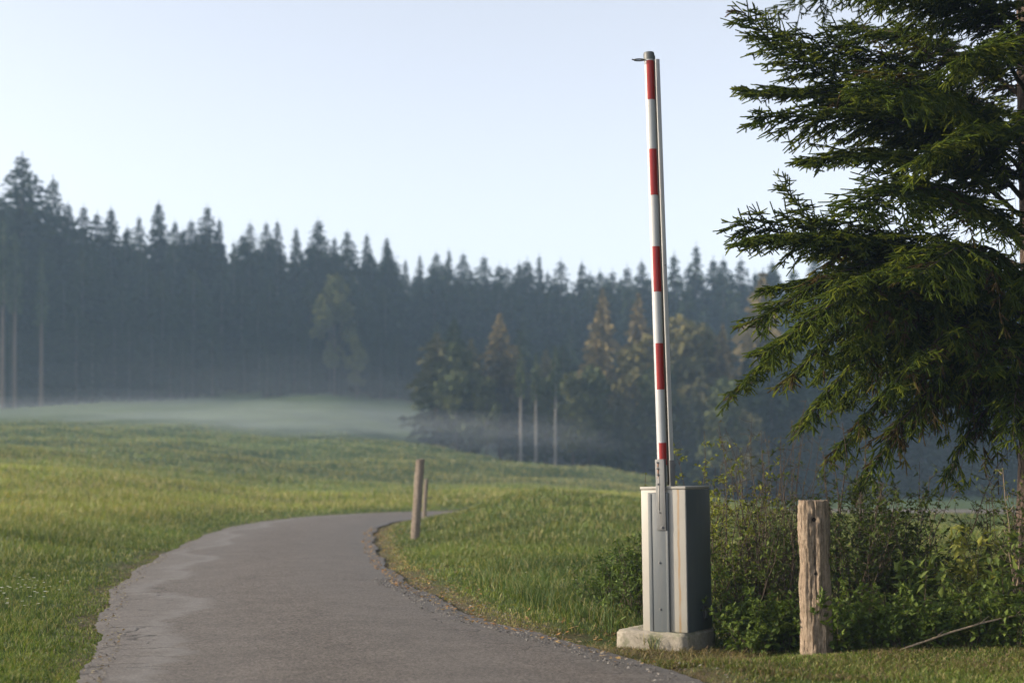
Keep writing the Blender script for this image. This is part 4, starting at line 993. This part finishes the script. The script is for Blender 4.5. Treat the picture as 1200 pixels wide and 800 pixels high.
# needle shoot template: unit length along +X, needles all round
def shoot_template(nn, seed):
    g = np.random.default_rng(seed); V_ = []; 
    for k in range(nn):
        s = (k + .5) / nn * .97 + .03; a = k * 2.4 + g.normal(0, .2)
        rad = np.array([0, math.cos(a), math.sin(a)]); p = np.array([s, 0, 0])
        fw = .8 if s < .9 else 1.6; d_ = rad + np.array([fw, 0, 0]); d_ /= np.linalg.norm(d_); side = np.cross(d_, rad + np.array([.1, .3, .2])); side /= np.linalg.norm(side)
        V_.append((p, d_, side))
    return [np.array(z) for z in zip(*V_)]
NN = 26
TPL = [shoot_template(NN, i) for i in range(6)]
def add_shoots(mb, p, d, L_, col, g, nl=.017, nw=.0034):
    m_ = len(p)
    if m_ == 0: return
    d = d / np.linalg.norm(d, axis=1)[:, None]; ref = g.normal(size=(m_, 3)); y_ = np.cross(d, ref); y_ /= np.linalg.norm(y_, axis=1)[:, None]; z_ = np.cross(d, y_)
    tp = g.integers(0, 6, m_)
    for k in range(6):
        s = tp == k; P_, D_, S_ = TPL[k]
        if not s.any(): continue
        F = np.stack([d[s], y_[s], z_[s]], 1)             # m,3,3 rows are axes
        base = p[s][:, None] + P_[None, :, :1] * (d[s] * L_[s][:, None])[:, None]
        dd_ = np.einsum('kj,mjc->mkc', D_, F) * nl * (.8 + .4 * g.random((s.sum(), NN, 1))); ss = np.einsum('kj,mjc->mkc', S_, F) * nw / 2
        v = np.stack([base - ss, base + ss, base + dd_], 2)   # m,k,3,3
        cc = np.repeat(col[s][:, None], NN * 3, 1).reshape(-1, 3)
        n3 = v.shape[0] * NN
        mb.add(v.reshape(-1, 3), np.arange(n3 * 3).reshape(-1, 3), cc)
    # twig core
    s_ = y_ * .0068; t_ = z_ * .0068; e = p + d * L_[:, None]
    a_, b_, c_ = s_, -s_ * .5 + t_ * .87, -s_ * .5 - t_ * .87
    v = np.stack([p + a_, p + b_, p + c_, e + a_ * .75, e + b_ * .75, e + c_ * .75], 1); i6 = np.arange(m_)[:, None] * 6
    mb.add(v.reshape(-1, 3), np.vstack([i6 + np.array([0, 1, 4, 3]), i6 + np.array([1, 2, 5, 4]), i6 + np.array([2, 0, 3, 5])]), np.repeat(col * .8, 6, 0))
    mb.add(v[:, 3:].reshape(-1, 3), np.arange(m_ * 3).reshape(-1, 3), np.repeat(col, 3, 0))

def bough(P0, P1, sag, tipup, W, seed, dens=1.0, hang=.35, bare=.25, br=.028, green=1.0):
    """one main branch: P0 on the trunk, P1 its tip; three orders of twigs, the last ones clad in needles"""
    g = np.random.default_rng(seed); n_ = 26
    t = np.linspace(0, 1, n_); ax_ = P1 - P0; L0 = np.linalg.norm(ax_)
    path = P0 + ax_ * t[:, None]; path[:, 2] += sag * L0 * np.sin(t * math.pi) + tipup * L0 * (t ** 4 - t) * .5
    path += np.cumsum(g.normal(0, .008, (n_, 3)), 0)
    wd = MB(); nd = MB()
    wd.tube(path, br * (1 - t) ** 1.3 * .8 + .0035, 7, cap=False)
    hd = np.array([ax_[0], ax_[1], 0]); hd /= np.linalg.norm(hd); sid = np.array([-hd[1], hd[0], 0])
    roll = g.uniform(-.6, .6); sid = sid * math.cos(roll) + np.array([0, 0, math.sin(roll)])
    PP, DD, LL, CL_ = [], [], [], []
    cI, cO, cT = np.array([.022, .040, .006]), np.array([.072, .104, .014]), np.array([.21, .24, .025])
    def shoots_along(p, d, ln, col, fo):
        """herring-bone of needle shoots on one twig"""
        d = d / np.linalg.norm(d); m_ = max(1, int(ln / .048)); s3 = np.cross(d, [0, 0, 1.]) + g.normal(0, .35, 3); s3 /= np.linalg.norm(s3)
        cc = col + (cT - col) * (g.uniform(.1, .8) if g.random() < .25 + .3 * fo else 0)
        sag3 = np.array([0, 0, -hang * .5])
        PP.append(p); DD.append(d + sag3 * .3); LL.append(ln * 1.05); CL_.append(cc)
        for a in range(m_):
            q = p + (d + sag3 * .3) * ln * (a + .4) / m_
            for sg in (-1, 1):
                if g.random() < .2: continue
                PP.append(q); DD.append(d * 1.0 + s3 * sg * .8 + sag3 * g.uniform(0, 1.3) + g.normal(0, .1, 3)); LL.append(g.uniform(.045, .08) * (1.2 - .4 * a / m_)); CL_.append(cc * g.uniform(.85, 1.15))
    ns = int(L0 / .085 * dens)
    for k in range(ns * 2):
        f = bare * .3 + (1 - bare * .3) * ((k // 2 + g.random()) / ns)
        if f > .985: continue
        i = min(n_ - 2, int(f * (n_ - 1))); q0 = path[i] + (path[i + 1] - path[i]) * (f * (n_ - 1) - i); tan = path[i + 1] - path[i]; tan /= np.linalg.norm(tan)
        sgn = 1 if k % 2 else -1
        env = (1 - f) ** .6 * (min(1, .4 + f / .35))
        l2 = (W * env * g.uniform(.55, 1.2) + .08)
        hg = hang * g.uniform(.2, 1.9) * (1.25 - f)
        d2 = tan * (.55 + .35 * g.random()) + sid * sgn * (.9 if g.random() > .15 else .5) + g.normal(0, .09, 3) + np.array([0, 0, .05])
        d2 /= np.linalg.norm(d2); m2 = max(3, int(l2 / .075)); s2 = np.linspace(0, 1, m2)[:, None]
        p2 = q0 + d2 * l2 * s2 * (1 - .3 * min(1, hg) * s2) + np.array([0, 0, -1.0]) * hg * l2 * s2 ** 1.6 + np.cumsum(g.normal(0, .006, (m2, 3)), 0)
        wd.tube(p2, np.linspace(.0055, .002, m2), 3, cap=False)
        isbare = f < bare and g.random() < .75
        tw = np.gradient(p2, axis=0); tw /= np.linalg.norm(tw, axis=1)[:, None]
        tone0 = g.uniform(-.2, .3); dead = g.random() < (.28 if hang > .7 else .05) * (1.3 - f)
        for j in range(m2):
            fo = j / (m2 - 1)
            if isbare:
                if g.random() < .6: e_ = p2[j] + (tw[j] + g.normal(0, .8, 3) + [0, 0, -.7]) * g.uniform(.06, .25); wd.tube([p2[j], (p2[j] + e_) / 2 + g.normal(0, .012, 3), e_], [.002, .0015, .001], 3, cap=False)
                if g.random() > .15: continue
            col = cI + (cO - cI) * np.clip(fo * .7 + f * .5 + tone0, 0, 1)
            if dead: col = np.array([.10, .072, .028]) * (.6 + .5 * fo)
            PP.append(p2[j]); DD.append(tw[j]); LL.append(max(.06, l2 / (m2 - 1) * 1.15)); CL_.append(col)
            sd_ = np.cross(tw[j], [0, 0, 1.]); sd_ /= np.linalg.norm(sd_) + 1e-6
            for sg in (-1, 1):
                if g.random() < .12: continue
                l3 = (.05 + .16 * (1 - fo) * min(1, l2 / .4)) * g.uniform(.6, 1.3)
                d3 = tw[j] * .85 + sd_ * sg * .8 + np.array([0, 0, -hang * g.uniform(.0, 1.5)]) + g.normal(0, .09, 3)
                shoots_along(p2[j], d3, l3, col, fo)
    for j in range(n_ - 7, n_):
        tn = path[min(j + 1, n_ - 1)] - path[max(j - 1, 0)]; shoots_along(path[j], tn, .09, cO, 1)
    PP, DD, LL, CL_ = np.array(PP), np.array(DD), np.array(LL), np.array(CL_) * green
    b_ = wd.obj('branch', M_DARKBARK, spr)
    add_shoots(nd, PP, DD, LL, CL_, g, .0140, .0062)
    b_w = nd.obj('needles', M_NEEDLE, spr); b_w.parent = b_
    return len(PP)

tot = 0
trunk = lambda py: np.array([TX, TY, CH + (HZ - py) / FP * TY])
# tips traced from the view: (tip px, tip py, tip depth, row where it leaves the trunk, sag, tipup, width, hang)
B = [(862, 6, 12.3, 150, .10, .25, .75, .45), (878, 98, 12.7, 215, .12, .1, .7, .5), (888, 132, 12.0, 240, .14, .1, .6, .55), (948, 184, 12.2, 262, .12, .0, .6, .6),
     (913, 213, 13.0, 330, .02, .35, .5, .5), (856, 262, 12.5, 345, .10, .25, .7, .5), (866, 290, 11.9, 372, .14, .1, .65, .55), (868, 382, 12.3, 405, .22, -.05, .65, .6),
     (850, 456, 12.9, 428, .26, -.1, .6, .7), (938, 505, 12.2, 470, .28, -.1, .6, .9), (985, 478, 13.4, 455, .25, -.1, .55, 1.0),
     (920, -60, 12.5, 60, .10, .1, .8, .5), (960, -40, 12.0, 40, .1, .1, .8, .6), (1010, -50, 11.6, 70, .1, .1, .8, .6), (890, 45, 13.3, 170, .1, .15, .7, .5),
     (1010, 240, 11.3, 300, .14, .0, .75, .7), (980, 330, 11.5, 380, .16, .0, .75, .7), (1000, 120, 11.4, 190, .12, .0, .8, .7), (1080, 180, 11.2, 220, .12, .0, .8, .8),
     (1070, 330, 11.2, 350, .14, 0, .75, .8), (1120, 60, 11.2, 120, .1, 0, .8, .8), (1150, 430, 11.9, 440, .2, 0, .55, 1.1), (1050, 520, 12.5, 480, .3, -.1, .5, 1.2),
     (1105, 572, 12.8, 500, .34, -.2, .45, 1.3), (1195, 530, 11.8, 470, .2, -.1, .45, 1.2),
     (885, 418, 11.5, 400, .2, 0, .6, .8), (915, 452, 12.6, 425, .24, -.1, .6, .9), (962, 545, 12.8, 480, .3, -.1, .45, 1.2), (1010, 575, 12.3, 490, .3, -.1, .4, 1.3), (895, 340, 13.4, 380, .15, .1, .65, .6), (960, 430, 11.8, 420, .2, 0, .65, 1.0), (1040, 450, 11.6, 430, .2, 0, .6, 1.1),
     (960, 300, 14.4, 340, .14, .1, .7, .6), (1010, 400, 14.5, 410, .2, 0, .6, .8), (1000, 30, 14.6, 120, .1, .1, .8, .5), (1100, 130, 14.9, 180, .1, 0, .7, .7), (1110, 320, 14.9, 320, .1, 0, .6, .8),
     (1290, 60, 12.4, 110, .1, .1, .7, .6), (1320, 250, 12.7, 270, .1, 0, .7, .6), (1310, 420, 12.8, 420, .15, 0, .6, .7), (1250, 150, 11.3, 170, .1, 0, .7, .7), (1240, 320, 11.4, 330, .1, 0, .7, .7), (1290, 350, 14.3, 330, .1, 0, .6, .6), (1280, 120, 14.6, 140, .1, 0, .6, .6)]
for i, (px, py, d, pr, sag, tu, W, hg) in enumerate(B):
    up_ = (px, py) in ((862, 6), (913, 213))
    tot += bough(trunk(pr + (65 if up_ else 0)), P(px, py, d), sag * (.4 if up_ else 1), tu + (.1 if up_ else 0), W, 300 + i, hang=hg * (.55 if py < 300 else .8), dens=1.2 if px < 1060 else .8, bare=.22 if px < 1060 else .4)
# crown above the picture (casts and fills from other views), thinner
for i in range(18):
    z = 5.9 + i * .36; a = i * 2.4; l_ = 2.9 * (1 - i / 24)
    tot += bough(np.array([TX, TY, z]), np.array([TX + l_ * math.cos(a), TY + l_ * math.sin(a), z - .1]), .06, .15, .6, 400 + i, dens=.4, hang=.5)
print('shoots', tot)
